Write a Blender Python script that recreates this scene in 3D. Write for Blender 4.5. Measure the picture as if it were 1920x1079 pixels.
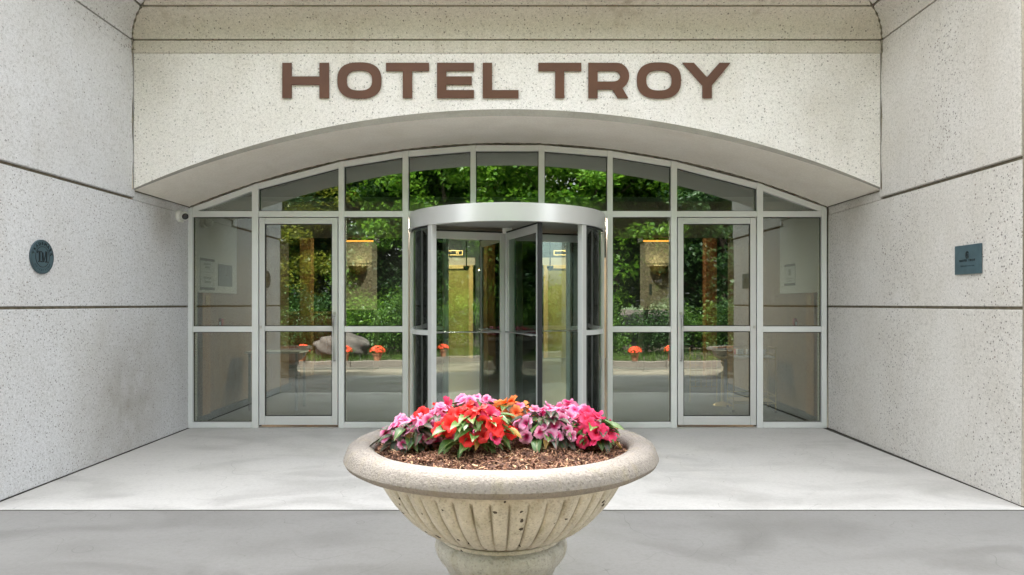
import bpy, bmesh, math, random
from mathutils import Vector, Matrix, Euler
random.seed(7)
R = math.radians
for o in list(bpy.data.objects): bpy.data.objects.remove(o)
SC = bpy.context.scene
COL = SC.collection

# ------------------------------------------------------------------ camera, world, sun, exposure
F = 1310.0                       # focal length in photo pixels (photo 1920 wide)
CAMY, CAMZ = -7.186, 1.28
cam = bpy.data.cameras.new('camera'); camo = bpy.data.objects.new('camera', cam); COL.objects.link(camo)
camo.location = (0, CAMY, CAMZ); camo.rotation_euler = (R(90), 0, 0)
cam.sensor_width = 36; cam.lens = 36*F/1920
cam.shift_x = 7/1920; cam.shift_y = 30.5/1920
cam.clip_end = 2000; cam.clip_start = .05
SC.camera = camo
world = bpy.data.worlds.new('World'); SC.world = world; world.use_nodes = True
wn = world.node_tree; wn.nodes.clear()
wo = wn.nodes.new('ShaderNodeOutputWorld'); bg = wn.nodes.new('ShaderNodeBackground')
sky = wn.nodes.new('ShaderNodeTexSky'); sky.sky_type = 'NISHITA'; sky.sun_disc = False
SUN_EL, SUN_AZ = 60, 350         # the sun stands behind the building: the court is in its shade, the trees opposite are lit
sky.sun_elevation = R(SUN_EL); sky.sun_rotation = R(SUN_AZ); sky.air_density = 1.2; sky.dust_density = 4.0; sky.ozone_density = 1
hs = wn.nodes.new('ShaderNodeHueSaturation'); hs.inputs['Saturation'].default_value = .14
wn.links.new(sky.outputs[0], hs.inputs['Color']); wn.links.new(hs.outputs[0], bg.inputs[0]); wn.links.new(bg.outputs[0], wo.inputs[0])
bg.inputs[1].default_value = .15
sl = bpy.data.lights.new('sun', 'SUN'); sl.energy = 4.3; sl.angle = R(6); sl.color = (1, .955, .90)
so = bpy.data.objects.new('sun', sl); COL.objects.link(so)
az = R(SUN_AZ)
sd = Vector((math.sin(az)*math.cos(R(SUN_EL)), math.cos(az)*math.cos(R(SUN_EL)), math.sin(R(SUN_EL))))
so.rotation_euler = sd.to_track_quat('Z', 'Y').to_euler(); so.location = (0, -20, 30)
vs = SC.view_settings; SC.display_settings.display_device = 'sRGB'
vs.view_transform = 'Standard'; vs.look = 'None'; vs.gamma = 1; vs.exposure = 2.66; vs.use_curve_mapping = False
SC.render.engine = 'CYCLES'
cy = SC.cycles; cy.use_denoising = True; cy.max_bounces = 10; cy.transparent_max_bounces = 24; cy.diffuse_bounces = 5
cy.glossy_bounces = 6; cy.transmission_bounces = 6; cy.caustics_reflective = False; cy.caustics_refractive = False

# ------------------------------------------------------------------ materials
def new_mat(name):
    m = bpy.data.materials.new(name); m.use_nodes = True
    nt = m.node_tree; b = nt.nodes['Principled BSDF']
    return m, nt, b
def N(nt, t, **kw):
    n = nt.nodes.new(t)
    for k, v in kw.items():
        if k.startswith('i_'): n.inputs[k[2:].replace('_', ' ')].default_value = v
        else: setattr(n, k, v)
    return n
def ramp(nt, fac, stops):
    r = nt.nodes.new('ShaderNodeValToRGB'); e = r.color_ramp.elements
    while len(e) < len(stops): e.new(.5)
    for k, (p, c) in enumerate(stops):
        e[k].position = p; e[k].color = (*c, 1) if len(c) == 3 else c
    nt.links.new(fac, r.inputs[0]); return r.outputs[0]
def mix(nt, fac, a, b, mode='MIX'):
    n = nt.nodes.new('ShaderNodeMix'); n.data_type = 'RGBA'; n.blend_type = mode
    for s, v in ((0, fac), (6, a), (7, b)):
        if hasattr(v, 'is_linked') or hasattr(v, 'links'): nt.links.new(v, n.inputs[s])
        else: n.inputs[s].default_value = v if s == 0 else ((*v, 1) if len(v) == 3 else v)
    return n.outputs[2]
def math_(nt, op, a, b=None, clamp=False):
    n = nt.nodes.new('ShaderNodeMath'); n.operation = op; n.use_clamp = clamp
    for s, v in ((0, a), (1, b)):
        if v is None: continue
        if hasattr(v, 'links'): nt.links.new(v, n.inputs[s])
        else: n.inputs[s].default_value = v
    return n.outputs[0]
def pos(nt, scale=(1, 1, 1), loc=(0, 0, 0)):
    g = nt.nodes.new('ShaderNodeNewGeometry'); mp = nt.nodes.new('ShaderNodeMapping')
    mp.inputs['Scale'].default_value = scale; mp.inputs['Location'].default_value = loc
    nt.links.new(g.outputs['Position'], mp.inputs[0]); return mp.outputs[0]
def objc(nt, scale=(1, 1, 1)):
    g = nt.nodes.new('ShaderNodeTexCoord'); mp = nt.nodes.new('ShaderNodeMapping')
    mp.inputs['Scale'].default_value = scale
    nt.links.new(g.outputs['Object'], mp.inputs[0]); return mp.outputs[0]
def noise(nt, vec, scale, detail=4, rough=.55, dist=0):
    n = N(nt, 'ShaderNodeTexNoise'); n.inputs['Scale'].default_value = scale; n.inputs['Detail'].default_value = detail
    n.inputs['Roughness'].default_value = rough; n.inputs['Distortion'].default_value = dist
    nt.links.new(vec, n.inputs['Vector']); return n.outputs['Fac']
def voro(nt, vec, scale):
    n = N(nt, 'ShaderNodeTexVoronoi'); n.inputs['Scale'].default_value = scale
    nt.links.new(vec, n.inputs['Vector']); return n.outputs['Distance'], n.outputs['Color']
def bump(nt, b, h, strength=.3, dist=.01):
    n = N(nt, 'ShaderNodeBump'); n.inputs['Strength'].default_value = strength; n.inputs['Distance'].default_value = dist
    nt.links.new(h, n.inputs['Height']); nt.links.new(n.outputs[0], b.inputs['Normal'])
def plain(name, col, rough=.5, metal=0, spec=.5, var=0, vs_=8, bmp=0, bs=200):
    m, nt, b = new_mat(name)
    b.inputs['Base Color'].default_value = (*col, 1); b.inputs['Roughness'].default_value = rough
    b.inputs['Metallic'].default_value = metal; b.inputs['Specular IOR Level'].default_value = spec
    if var:
        f = noise(nt, objc(nt), vs_, 5)
        c = ramp(nt, f, [(.3, tuple(x*(1-var) for x in col)), (.7, tuple(min(1, x*(1+var)) for x in col))])
        nt.links.new(c, b.inputs['Base Color'])
    if bmp: bump(nt, b, noise(nt, objc(nt), bs, 3), bmp, .002)
    return m

def speckled(name, base, speck=.65, dirt=(.22, .19, .14), dirt_amt=.35, warm=None, extra=None):
    """exposed-aggregate precast concrete"""
    m, nt, b = new_mat(name); p = pos(nt)
    fine = noise(nt, p, 140, 3, .7)
    c = ramp(nt, fine, [(.3, tuple(x*.80 for x in base)), (.5, base), (.75, tuple(min(1, x*1.15) for x in base))])
    grain = noise(nt, p, 48, 3, .75)
    c = mix(nt, .55, c, mix(nt, 1, c, ramp(nt, grain, [(.30, (.50, .49, .47)), (.46, (.93,)*3), (.62, (1.04,)*3), (.8, (1.2, 1.19, 1.17))]), 'MULTIPLY'))
    blot = noise(nt, pos(nt, (1, 1, .8)), 2.2, 6, .6)
    c = mix(nt, ramp(nt, blot, [(.38, (0, 0, 0)), (.70, (.6,)*3)]), c, mix(nt, 1, c, (.86, .84, .80), 'MULTIPLY'))
    # fine grey pits
    d2, c2 = voro(nt, p, 62)
    th = ramp(nt, c2, [(.35, (0, 0, 0)), (.9, (1, 1, 1))])
    s2 = math_(nt, 'MULTIPLY', math_(nt, 'LESS_THAN', d2, .29), th)
    c = mix(nt, math_(nt, 'MULTIPLY', s2, .42*speck), c, (.13, .125, .12))
    # coarse dark stones
    wob = N(nt, 'ShaderNodeVectorMath', operation='ADD')
    nz = N(nt, 'ShaderNodeTexNoise'); nz.inputs['Scale'].default_value = 60; nt.links.new(p, nz.inputs['Vector'])
    sc = N(nt, 'ShaderNodeVectorMath', operation='SCALE'); sc.inputs['Scale'].default_value = .014
    nt.links.new(nz.outputs['Color'], sc.inputs[0]); nt.links.new(p, wob.inputs[0]); nt.links.new(sc.outputs[0], wob.inputs[1])
    d1, c1 = voro(nt, wob.outputs[0], 40)
    sep = N(nt, 'ShaderNodeSeparateColor'); nt.links.new(c1, sep.inputs[0])
    rad = math_(nt, 'MULTIPLY', math_(nt, 'SUBTRACT', sep.outputs[0], .05), .33)
    dens = ramp(nt, noise(nt, pos(nt, (1, 1, 1), (5, 2, 1)), 2.6, 5, .65), [(.34, (.72,)*3), (.66, (1.02,)*3)])
    s1 = math_(nt, 'MULTIPLY', math_(nt, 'LESS_THAN', d1, math_(nt, 'MULTIPLY', rad, dens)), speck)
    stone = ramp(nt, sep.outputs[1], [(0, (.03, .03, .032)), (.6, (.09, .08, .075)), (1, (.20, .15, .11))])
    c = mix(nt, s1, c, stone)
    # dirt and water streaks
    st = noise(nt, pos(nt, (5, 5, .35)), 2.4, 5, .6)
    st2 = noise(nt, pos(nt, (1, 1, 1), (3, 1, 7)), 1.1, 5, .6)
    f = math_(nt, 'MULTIPLY', math_(nt, 'MULTIPLY', ramp(nt, st, [(.48, (0, 0, 0)), (.72, (1, 1, 1))]), ramp(nt, st2, [(.50, (0, 0, 0)), (.65, (1, 1, 1))])), dirt_amt)
    c = mix(nt, f, c, dirt)
    if extra:   # a soft stain with its own place: (x, y, z, radius)
        for (ex, ey, ez, er, ea) in extra:
            g = N(nt, 'ShaderNodeNewGeometry'); dd = N(nt, 'ShaderNodeVectorMath', operation='DISTANCE')
            nt.links.new(g.outputs['Position'], dd.inputs[0]); dd.inputs[1].default_value = (ex, ey, ez)
            k = math_(nt, 'MULTIPLY', ramp(nt, math_(nt, 'DIVIDE', dd.outputs['Value'], er), [(0, (1, 1, 1)), (1, (0, 0, 0))]), math_(nt, 'MULTIPLY', noise(nt, p, 6, 5), ea))
            c = mix(nt, k, c, dirt)
    nt.links.new(c, b.inputs['Base Color']); b.inputs['Roughness'].default_value = .9; b.inputs['Specular IOR Level'].default_value = .25
    h = math_(nt, 'SUBTRACT', math_(nt, 'MULTIPLY', fine, .6), math_(nt, 'MULTIPLY', s1, .8))
    bump(nt, b, h, .55, .006)
    return m

M = {}
M['wall_l'] = speckled('aggregate_concrete_skylit', (.645, .65, .665), dirt_amt=.10, extra=[(-3.3, -1.2, .45, .9, 1.0), (-3.3, -.5, 2.1, .35, .8)])  # bluish cast of the sky light put into the base colour
M['wall_r'] = speckled('aggregate_concrete', (.64, .62, .59), dirt_amt=.10, extra=[(3.25, -.6, 2.2, .4, .6)])
M['fascia'] = speckled('aggregate_concrete_cream', (.88, .855, .835), speck=.55, dirt_amt=.15, extra=[(2.95, -1.1, 3.1, .7, .35), (-3.2, -1.1, 3.3, .5, .35)])
M['cove'] = speckled('aggregate_concrete_weathered', (.66, .625, .56), speck=.7, dirt=(.30, .25, .17), dirt_amt=.6)

def plaster(name, base, dark):
    m, nt, b = new_mat(name)
    f = noise(nt, pos(nt, (1, 1, 3)), 2.2, 7, .65, .6); g = noise(nt, pos(nt), 60, 4, .6)
    c = ramp(nt, f, [(.32, dark), (.6, base)])
    c = mix(nt, .25, c, ramp(nt, g, [(.3, tuple(x*.7 for x in base)), (.7, tuple(x*1.2 for x in base))]))
    nt.links.new(c, b.inputs['Base Color']); b.inputs['Roughness'].default_value = .85; bump(nt, b, g, .35, .004)
    return m
M['soffit'] = plaster('soffit_plaster', (.88, .84, .76), (.80, .75, .66))
M['chamfer'] = plaster('chamfer_concrete', (.40, .385, .35), (.30, .29, .26))
M['joint'] = plain('joint_dark', (.17, .15, .11), .95, var=.3, vs_=20)
M['caulk'] = plain('caulk_bead', (.50, .45, .37), .7, var=.15, vs_=30)

def floor_mat(name, base, dark, puddle=False):
    m, nt, b = new_mat(name); p = pos(nt)
    w = noise(nt, pos(nt, (.7, 1.3, 1)), 1.5, 6, .55, 1.2); fine = noise(nt, p, 120, 4, .7); med = noise(nt, p, 9, 6, .6)
    c = ramp(nt, w, [(.34, dark), (.52, base), (.8, tuple(min(1, x*1.06) for x in base))])
    gr = noise(nt, p, 38, 4, .75)
    c = mix(nt, .30, c, mix(nt, 1, c, ramp(nt, gr, [(.3, (.62, .61, .59)), (.5, (1, 1, 1)), (.72, (1.22,)*3)]), 'MULTIPLY'))
    ck = noise(nt, pos(nt, (.5, .5, .5), (4, 2, 0)), 1.7, 3, .6, .3)
    line = math_(nt, 'LESS_THAN', math_(nt, 'ABSOLUTE', math_(nt, 'SUBTRACT', ck, .50)), .0009)
    c = mix(nt, math_(nt, 'MULTIPLY', line, .35), c, tuple(x*.35 for x in dark))
    c = mix(nt, .16, c, ramp(nt, fine, [(.3, tuple(x*.6 for x in base)), (.7, tuple(min(1, x*1.3) for x in base))]))
    c = mix(nt, ramp(nt, med, [(.55, (0, 0, 0)), (.8, (.35, .35, .35))]), c, tuple(x*.8 for x in dark))
    d, cc = voro(nt, p, 9)
    sp = N(nt, 'ShaderNodeSeparateColor'); nt.links.new(cc, sp.inputs[0])
    k = math_(nt, 'LESS_THAN', d, math_(nt, 'MULTIPLY', math_(nt, 'SUBTRACT', sp.outputs[0], .86), .5))
    c = mix(nt, math_(nt, 'MULTIPLY', k, .6), c, (.09, .085, .07))
    nt.links.new(c, b.inputs['Base Color'])
    nt.links.new(ramp(nt, w, [(.3, (.42,)*3), (.6, (.7,)*3)]), b.inputs['Roughness'])
    b.inputs['Specular IOR Level'].default_value = .3
    bump(nt, b, fine, .2, .002)
    return m
M['slab'] = floor_mat('entrance_concrete', (.575, .56, .54), (.45, .438, .42))
M['apron'] = floor_mat('apron_concrete', (.235, .229, .221), (.19, .184, .176))
M['drive'] = floor_mat('driveway_asphalt', (.22, .19, .15), (.045, .04, .036))
M['gutter'] = floor_mat('gutter_concrete', (.12, .108, .09), (.07, .065, .055))
M['curb'] = plain('curb_concrete', (.15, .125, .105), .9, var=.2, vs_=3, bmp=.4)
M['soil'] = plain('planting_soil', (.05, .035, .025), 1, var=.4, vs_=6, bmp=.8, bs=60)
M['alu'] = plain('painted_aluminium', (.82, .84, .84), .38, .25, .5, var=.05, vs_=2)
M['alu_light'] = plain('satin_aluminium', (.72, .73, .73), .32, .35, .5, var=.04, vs_=2)
M['steel'] = plain('brushed_steel', (.6, .6, .58), .28, .9, .5)
M['gasket'] = plain('black_rubber', (.012, .013, .014), .6)
M['bronze'] = plain('bronze_letter_face', (.120, .049, .028), .4, .15, .5, var=.12, vs_=3)
M['ceil'] = plain('ceiling_paint', (.55, .56, .54), .9)
M['drumceil'] = plain('drum_ceiling', (.42, .42, .39), .7, var=.1, vs_=2)

def glass(name, tint, refl, haze=0):
    m = bpy.data.materials.new(name); m.use_nodes = True; nt = m.node_tree; nt.nodes.clear()
    out = N(nt, 'ShaderNodeOutputMaterial'); tr = N(nt, 'ShaderNodeBsdfTransparent'); gl = N(nt, 'ShaderNodeBsdfGlossy')
    tr.inputs[0].default_value = (*tint, 1); gl.inputs['Roughness'].default_value = .0; gl.inputs['Color'].default_value = (.94, 1, .96, 1)
    fr = N(nt, 'ShaderNodeFresnel'); fr.inputs['IOR'].default_value = 1.5
    wv = noise(nt, pos(nt), 1.3, 2); bp = N(nt, 'ShaderNodeBump'); bp.inputs['Strength'].default_value = .05; bp.inputs['Distance'].default_value = .02
    nt.links.new(wv, bp.inputs['Height']); nt.links.new(bp.outputs[0], gl.inputs['Normal'])
    fac = math_(nt, 'ADD', fr.outputs[0], refl, True)
    mx = N(nt, 'ShaderNodeMixShader'); nt.links.new(fac, mx.inputs[0]); nt.links.new(tr.outputs[0], mx.inputs[1]); nt.links.new(gl.outputs[0], mx.inputs[2])
    nt.links.new(mx.outputs[0], out.inputs[0]); return m
M['glass'] = glass('storefront_glass', (.63, .69, .67), .175)
M['cglass'] = glass('drum_glass', (.82, .90, .89), .07)
M['wglass'] = glass('wing_glass', (.78, .87, .85), .09)

def emis(name, col, s):
    m, nt, b = new_mat(name); b.inputs['Base Color'].default_value = (*col, 1)
    b.inputs['Emission Color'].default_value = (*col, 1); b.inputs['Emission Strength'].default_value = s; return m
M['lamp'] = emis('warm_lamp', (1, .78, .42), 9); M['strip'] = emis('amber_strip_lamp', (1, .38, .06), .8)
M['downlight'] = emis('added_light_lens', (1, .88, .7), 2)

def wood(name, base):
    m, nt, b = new_mat(name)
    f = noise(nt, objc(nt, (14, 14, 1)), 3, 6, .6, .8)
    nt.links.new(ramp(nt, f, [(.3, tuple(x*.6 for x in base)), (.7, tuple(x*1.25 for x in base))]), b.inputs['Base Color'])
    b.inputs['Roughness'].default_value = .45; return m
M['wood'] = wood('oak_trim', (.42, .22, .07)); M['redwood'] = wood('red_brown_timber', (.36, .13, .05)); M['brownwall'] = wood('brown_wall_panel', (.30, .19, .10))
M['white'] = plain('white_board', (.72, .74, .70), .7); M['whiteplastic'] = plain('white_plastic', (.78, .78, .76), .35)
M['darkplate'] = plain('dark_grey_plate', (.10, .12, .13), .5); M['paper'] = plain('paper', (.62, .66, .62), .8)
M['ink'] = plain('dark_ink', (.05, .055, .055), .8); M['inkfaint'] = plain('grey_ink', (.25, .28, .27), .8)
M['elev'] = plain('olive_gold_door', (.27, .235, .06), .35, .3, var=.25, vs_=1.5)
M['elevframe'] = plain('brass_frame', (.50, .36, .14), .4, .5); M['beige'] = plain('beige_wall', (.42, .37, .28), .8)
M['darkwall'] = plain('dim_lobby_wall', (.02, .028, .026), .6); M['lobbyfloor'] = plain('lobby_floor', (.07, .066, .06), .3, var=.15, vs_=2)  # wall colour holds the dimness of the lobby and the mirrored green
M['gold'] = plain('gold_wire', (.75, .55, .22), .3, .8); M['teal'] = plain('slate_blue_plaque', (.075, .125, .15), .45, .3, var=.15, vs_=12)
M['teal_dark'] = plain('plaque_raised_print', (.012, .018, .022), .5); M['teal_mid'] = plain('plaque_ring', (.045, .075, .09), .5)
M['red'] = plain('red_can', (.6, .02, .04), .35); M['black'] = plain('black_plastic', (.01, .01, .012), .2)
M['terracotta'] = plain('terracotta', (.42, .17, .09), .8, var=.2, vs_=10); M['orange'] = plain('orange_flower', (.75, .06, .012), .6)
M['rock'] = plain('boulder_stone', (.085, .07, .062), .95, var=.3, vs_=3, bmp=.8, bs=20)
M['bark'] = plain('bark', (.075, .052, .038), .95, var=.4, vs_=8, bmp=1, bs=30)

def planter_mat(name, base, holes):
    m, nt, b = new_mat(name); o = objc(nt)
    a = noise(nt, o, 7, 7, .65); g = noise(nt, o, 110, 4, .7); v = noise(nt, objc(nt, (9, 9, 1.2)), 2.2, 5, .6)
    c = ramp(nt, a, [(.3, tuple(x*.74 for x in base)), (.55, base), (.8, tuple(min(1, x*1.12) for x in base))])
    c = mix(nt, .3, c, ramp(nt, g, [(.3, tuple(x*.55 for x in base)), (.7, tuple(min(1, x*1.35) for x in base))]))
    c = mix(nt, ramp(nt, v, [(.5, (0, 0, 0)), (.78, (.55,)*3)]), c, (.25, .215, .125))
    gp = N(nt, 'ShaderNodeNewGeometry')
    c = mix(nt, ramp(nt, gp.outputs['Pointiness'], [(.45, (.55,)*3), (.497, (0, 0, 0))]), c, (.17, .145, .095))  # crevices darkened: painted shade for the flat-looking flutes, plus grime
    dp, cp = voro(nt, o, 85)
    pit = math_(nt, 'LESS_THAN', dp, math_(nt, 'MULTIPLY', noise(nt, o, 12, 4), .56))
    c = mix(nt, math_(nt, 'MULTIPLY', pit, .35), c, tuple(x*.45 for x in base))
    if holes:
        wob = N(nt, 'ShaderNodeVectorMath', operation='ADD'); nz = N(nt, 'ShaderNodeTexNoise'); nz.inputs['Scale'].default_value = 40; nt.links.new(o, nz.inputs['Vector'])
        sc = N(nt, 'ShaderNodeVectorMath', operation='SCALE'); sc.inputs['Scale'].default_value = .02
        nt.links.new(nz.outputs['Color'], sc.inputs[0]); nt.links.new(o, wob.inputs[0]); nt.links.new(sc.outputs[0], wob.inputs[1])
        d, cc = voro(nt, wob.outputs[0], 24); sp = N(nt, 'ShaderNodeSeparateColor'); nt.links.new(cc, sp.inputs[0])
        k = math_(nt, 'LESS_THAN', d, math_(nt, 'MULTIPLY', math_(nt, 'SUBTRACT', sp.outputs[0], .22), .30))
        c = mix(nt, math_(nt, 'MULTIPLY', k, .9), c, (.035, .025, .018))
        h = math_(nt, 'SUBTRACT', g, math_(nt, 'MULTIPLY', k, 3))
    else:
        h = g
        d, cc = voro(nt, o, 60); sp = N(nt, 'ShaderNodeSeparateColor'); nt.links.new(cc, sp.inputs[0])
        k = math_(nt, 'LESS_THAN', d, math_(nt, 'MULTIPLY', math_(nt, 'SUBTRACT', sp.outputs[0], .6), .4))
        c = mix(nt, math_(nt, 'MULTIPLY', k, .6), c, (.12, .10, .08))
    nt.links.new(c, b.inputs['Base Color']); b.inputs['Roughness'].default_value = .88; b.inputs['Specular IOR Level'].default_value = .25
    bump(nt, b, math_(nt, 'SUBTRACT', h, math_(nt, 'MULTIPLY', pit, 1.2)), .8, .007); return m
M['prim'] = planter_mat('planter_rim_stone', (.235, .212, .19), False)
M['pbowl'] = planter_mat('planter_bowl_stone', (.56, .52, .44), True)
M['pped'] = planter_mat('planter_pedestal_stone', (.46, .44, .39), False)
for k, c in enumerate([(.09, .040, .024), (.19, .085, .05), (.32, .17, .10), (.55, .36, .21)]): M['bark%d' % k] = plain('bark_mulch', c, .9)

def leafmat(name, lo, hi, trans=.35, spec=.4, rib=None):
    m, nt, b = new_mat(name); g = N(nt, 'ShaderNodeNewGeometry'); oi = N(nt, 'ShaderNodeObjectInfo')
    r = math_(nt, 'FRACT', math_(nt, 'ADD', g.outputs['Random Per Island'], oi.outputs['Random']))
    c = ramp(nt, r, [(0, lo), (1, hi)])
    if rib:
        sx = N(nt, 'ShaderNodeSeparateXYZ'); tc = N(nt, 'ShaderNodeTexCoord'); nt.links.new(tc.outputs['Object'], sx.inputs[0])
        k = math_(nt, 'LESS_THAN', math_(nt, 'ABSOLUTE', sx.outputs[0]), .0022)
        c = mix(nt, math_(nt, 'MULTIPLY', k, .7), c, rib)
        c = mix(nt, ramp(nt, noise(nt, tc.outputs['Object'], 50, 4), [(.45, (0, 0, 0)), (.8, (.5,)*3)]), c, tuple(x*.5 for x in lo))
    nt.links.new(c, b.inputs['Base Color']); b.inputs['Roughness'].default_value = .45; b.inputs['Specular IOR Level'].default_value = spec
    t = N(nt, 'ShaderNodeBsdfTranslucent'); nt.links.new(c, t.inputs[0]); mx = N(nt, 'ShaderNodeMixShader'); mx.inputs[0].default_value = trans
    out = nt.nodes['Material Output']; nt.links.new(b.outputs[0], mx.inputs[1]); nt.links.new(t.outputs[0], mx.inputs[2]); nt.links.new(mx.outputs[0], out.inputs[0])
    return m
M['tree'] = leafmat('maple_leaves', (.055, .155, .012), (.17, .31, .028), .55)
M['treedark'] = leafmat('dark_leaves', (.02, .055, .02), (.06, .12, .03), .5)
M['treeyel'] = leafmat('yellowing_leaves', (.09, .14, .015), (.24, .23, .03), .6)
M['hedge'] = leafmat('shrub_leaves', (.04, .10, .02), (.11, .20, .03), .5)
M['leafg'] = leafmat('impatiens_green_leaf', (.045, .13, .02), (.13, .24, .05), .25, .5, (.28, .30, .12))
M['leafd'] = leafmat('impatiens_bronze_leaf', (.035, .055, .03), (.09, .11, .065), .2, .55, (.20, .05, .05))
M['leafy'] = leafmat('impatiens_yellow_leaf', (.35, .20, .02), (.50, .34, .08), .3, .4, (.40, .12, .05))
M['stem'] = plain('red_green_stem', (.20, .035, .03), .5)
M['grasscol'] = leafmat('grass_blades', (.04, .09, .015), (.11, .17, .03), .4)

def petal(name, centre, mid, edge):
    m, nt, b = new_mat(name); tc = N(nt, 'ShaderNodeTexCoord'); ln = N(nt, 'ShaderNodeVectorMath', operation='LENGTH')
    nt.links.new(tc.outputs['Object'], ln.inputs[0])
    nz = noise(nt, tc.outputs['Object'], 90, 4)
    r = math_(nt, 'ADD', math_(nt, 'MULTIPLY', ln.outputs['Value'], 32), math_(nt, 'MULTIPLY', math_(nt, 'SUBTRACT', nz, .5), .5))
    c = ramp(nt, r, [(.12, centre), (.42, mid), (.72, edge)])
    oi = N(nt, 'ShaderNodeObjectInfo'); h = N(nt, 'ShaderNodeHueSaturation')
    nt.links.new(math_(nt, 'ADD', math_(nt, 'MULTIPLY', oi.outputs['Random'], .45), .72), h.inputs['Value']); nt.links.new(c, h.inputs['Color'])
    nt.links.new(h.outputs[0], b.inputs['Base Color']); b.inputs['Roughness'].default_value = .55
    t = N(nt, 'ShaderNodeBsdfTranslucent'); nt.links.new(h.outputs[0], t.inputs[0]); mx = N(nt, 'ShaderNodeMixShader'); mx.inputs[0].default_value = .3
    out = nt.nodes['Material Output']; nt.links.new(b.outputs[0], mx.inputs[1]); nt.links.new(t.outputs[0], mx.inputs[2]); nt.links.new(mx.outputs[0], out.inputs[0])
    return m
M['pink'] = petal('pink_white_petals', (.70, .01, .12), (.86, .08, .33), (.94, .42, .63))
M['crimson'] = petal('crimson_petals', (.55, .01, .05), (.80, .02, .10), (.86, .05, .18))
M['scarlet'] = petal('scarlet_petals', (.55, .005, .005), (.85, .012, .012), (.90, .03, .025))
M['orangep'] = petal('orange_petals', (.80, .05, .01), (.95, .15, .02), (.95, .28, .07))

# ------------------------------------------------------------------ helpers
class MB:
    def __init__(s): s.v = []; s.f = []; s.mi = []; s.cur = 0
    def add(s, vs, fs):
        n = len(s.v); s.v += [tuple(v) for v in vs]; s.f += [tuple(i+n for i in f) for f in fs]; s.mi += [s.cur]*len(fs); return s
    def box(s, x0, x1, y0, y1, z0, z1):
        return s.add([(x0,y0,z0),(x1,y0,z0),(x1,y1,z0),(x0,y1,z0),(x0,y0,z1),(x1,y0,z1),(x1,y1,z1),(x0,y1,z1)],
                     [(0,3,2,1),(4,5,6,7),(0,1,5,4),(1,2,6,5),(2,3,7,6),(3,0,4,7)])
    def hexa(s, p):  # 8 points in the box order
        return s.add(p, [(0,3,2,1),(4,5,6,7),(0,1,5,4),(1,2,6,5),(2,3,7,6),(3,0,4,7)])
    def lathe(s, prof, n=48, c=(0,0,0), rf=None, caps=True):
        vs = []
        for (r, z) in prof:
            for k in range(n):
                a = 2*math.pi*k/n; rr = r if rf is None else rf(r, z, a)
                vs.append((c[0]+rr*math.cos(a), c[1]+rr*math.sin(a), c[2]+z))
        fs = []
        for j in range(len(prof)-1):
            for k in range(n):
                k2 = (k+1) % n; fs.append((j*n+k, j*n+k2, (j+1)*n+k2, (j+1)*n+k))
        if caps: fs.append(tuple(range(n-1, -1, -1))); fs.append(tuple((len(prof)-1)*n+k for k in range(n)))
        return s.add(vs, fs)
    def tube(s, pts, r, n=8, closed=False):
        pts = [Vector(p) for p in pts]; rs = r if isinstance(r, (list, tuple)) else [r]*len(pts); vs = []; up = None
        for i, p in enumerate(pts):
            t = (pts[min(i+1, len(pts)-1)]-pts[max(i-1, 0)]).normalized()
            if up is None or abs(up.dot(t)) > .95: up = Vector((0,0,1)) if abs(t.z) < .9 else Vector((1,0,0))
            a = t.cross(up).normalized(); b2 = t.cross(a).normalized(); up = b2
            for k in range(n):
                q = 2*math.pi*k/n; vs.append(p+a*math.cos(q)*rs[i]+b2*math.sin(q)*rs[i])
        fs = []
        for i in range(len(pts)-1):
            for k in range(n):
                k2 = (k+1) % n; fs.append((i*n+k, i*n+k2, (i+1)*n+k2, (i+1)*n+k))
        fs.append(tuple(range(n-1, -1, -1))); fs.append(tuple((len(pts)-1)*n+k for k in range(n)))
        return s.add(vs, fs)
    def mesh(s, name, mats):
        me = bpy.data.meshes.new(name); me.from_pydata(s.v, [], s.f); 
        for m in (mats if isinstance(mats, (list, tuple)) else [mats]): me.materials.append(m)
        if any(s.mi): me.polygons.foreach_set('material_index', s.mi)
        me.update(); return me
def smooth(me, ang=40):
    bm = bmesh.new(); bm.from_mesh(me); bmesh.ops.recalc_face_normals(bm, faces=bm.faces)
    for f in bm.faces: f.smooth = True
    for e in bm.edges:
        if len(e.link_faces) == 2 and e.calc_face_angle(0) > R(ang): e.smooth = False
    bm.to_mesh(me); bm.free(); return me
def obj(name, geo, mats=None, parent=None, bev=0, sm=False, loc=None, kind=None, label=None):
    me = geo.mesh(name, mats) if isinstance(geo, MB) else geo
    if sm: smooth(me)
    o = bpy.data.objects.new(name, me); COL.objects.link(o)
    if parent: o.parent = parent
    if loc is not None: o.location = loc
    if bev:
        b = o.modifiers.new('bevel', 'BEVEL'); b.width = bev; b.segments = 2; b.limit_method = 'ANGLE'; b.angle_limit = R(40)
    if kind: o['kind'] = kind
    if label: o['label'] = label
    return o
def tag(o, label, cat, group=None, kind=None):
    o['label'] = label; o['category'] = cat
    if group: o['group'] = group
    if kind: o['kind'] = kind
    return o
def thing(name, label, cat, loc=(0,0,0), rz=0, group=None):
    o = bpy.data.objects.new(name, None); COL.objects.link(o); o.location = loc; o.rotation_euler = (0,0,rz)
    return tag(o, label, cat, group)
def dup(root, loc, label, rz=0, scale=1):
    r = root.copy(); COL.objects.link(r); r.location = loc; r.rotation_euler = (0,0,rz); r.scale = (scale,)*3; r['label'] = label
    for ch in list(root.children):
        c = ch.copy(); COL.objects.link(c); c.parent = r
        for g in ch.children:
            d = g.copy(); COL.objects.link(d); d.parent = c
    return r
def px(x): return (x-953)/182.3          # on the storefront plane (y = 0)
def pz(y): return CAMZ+(570-y)/182.3
def fx(x): return (x-953)/214.6          # on the fascia plane
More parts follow.
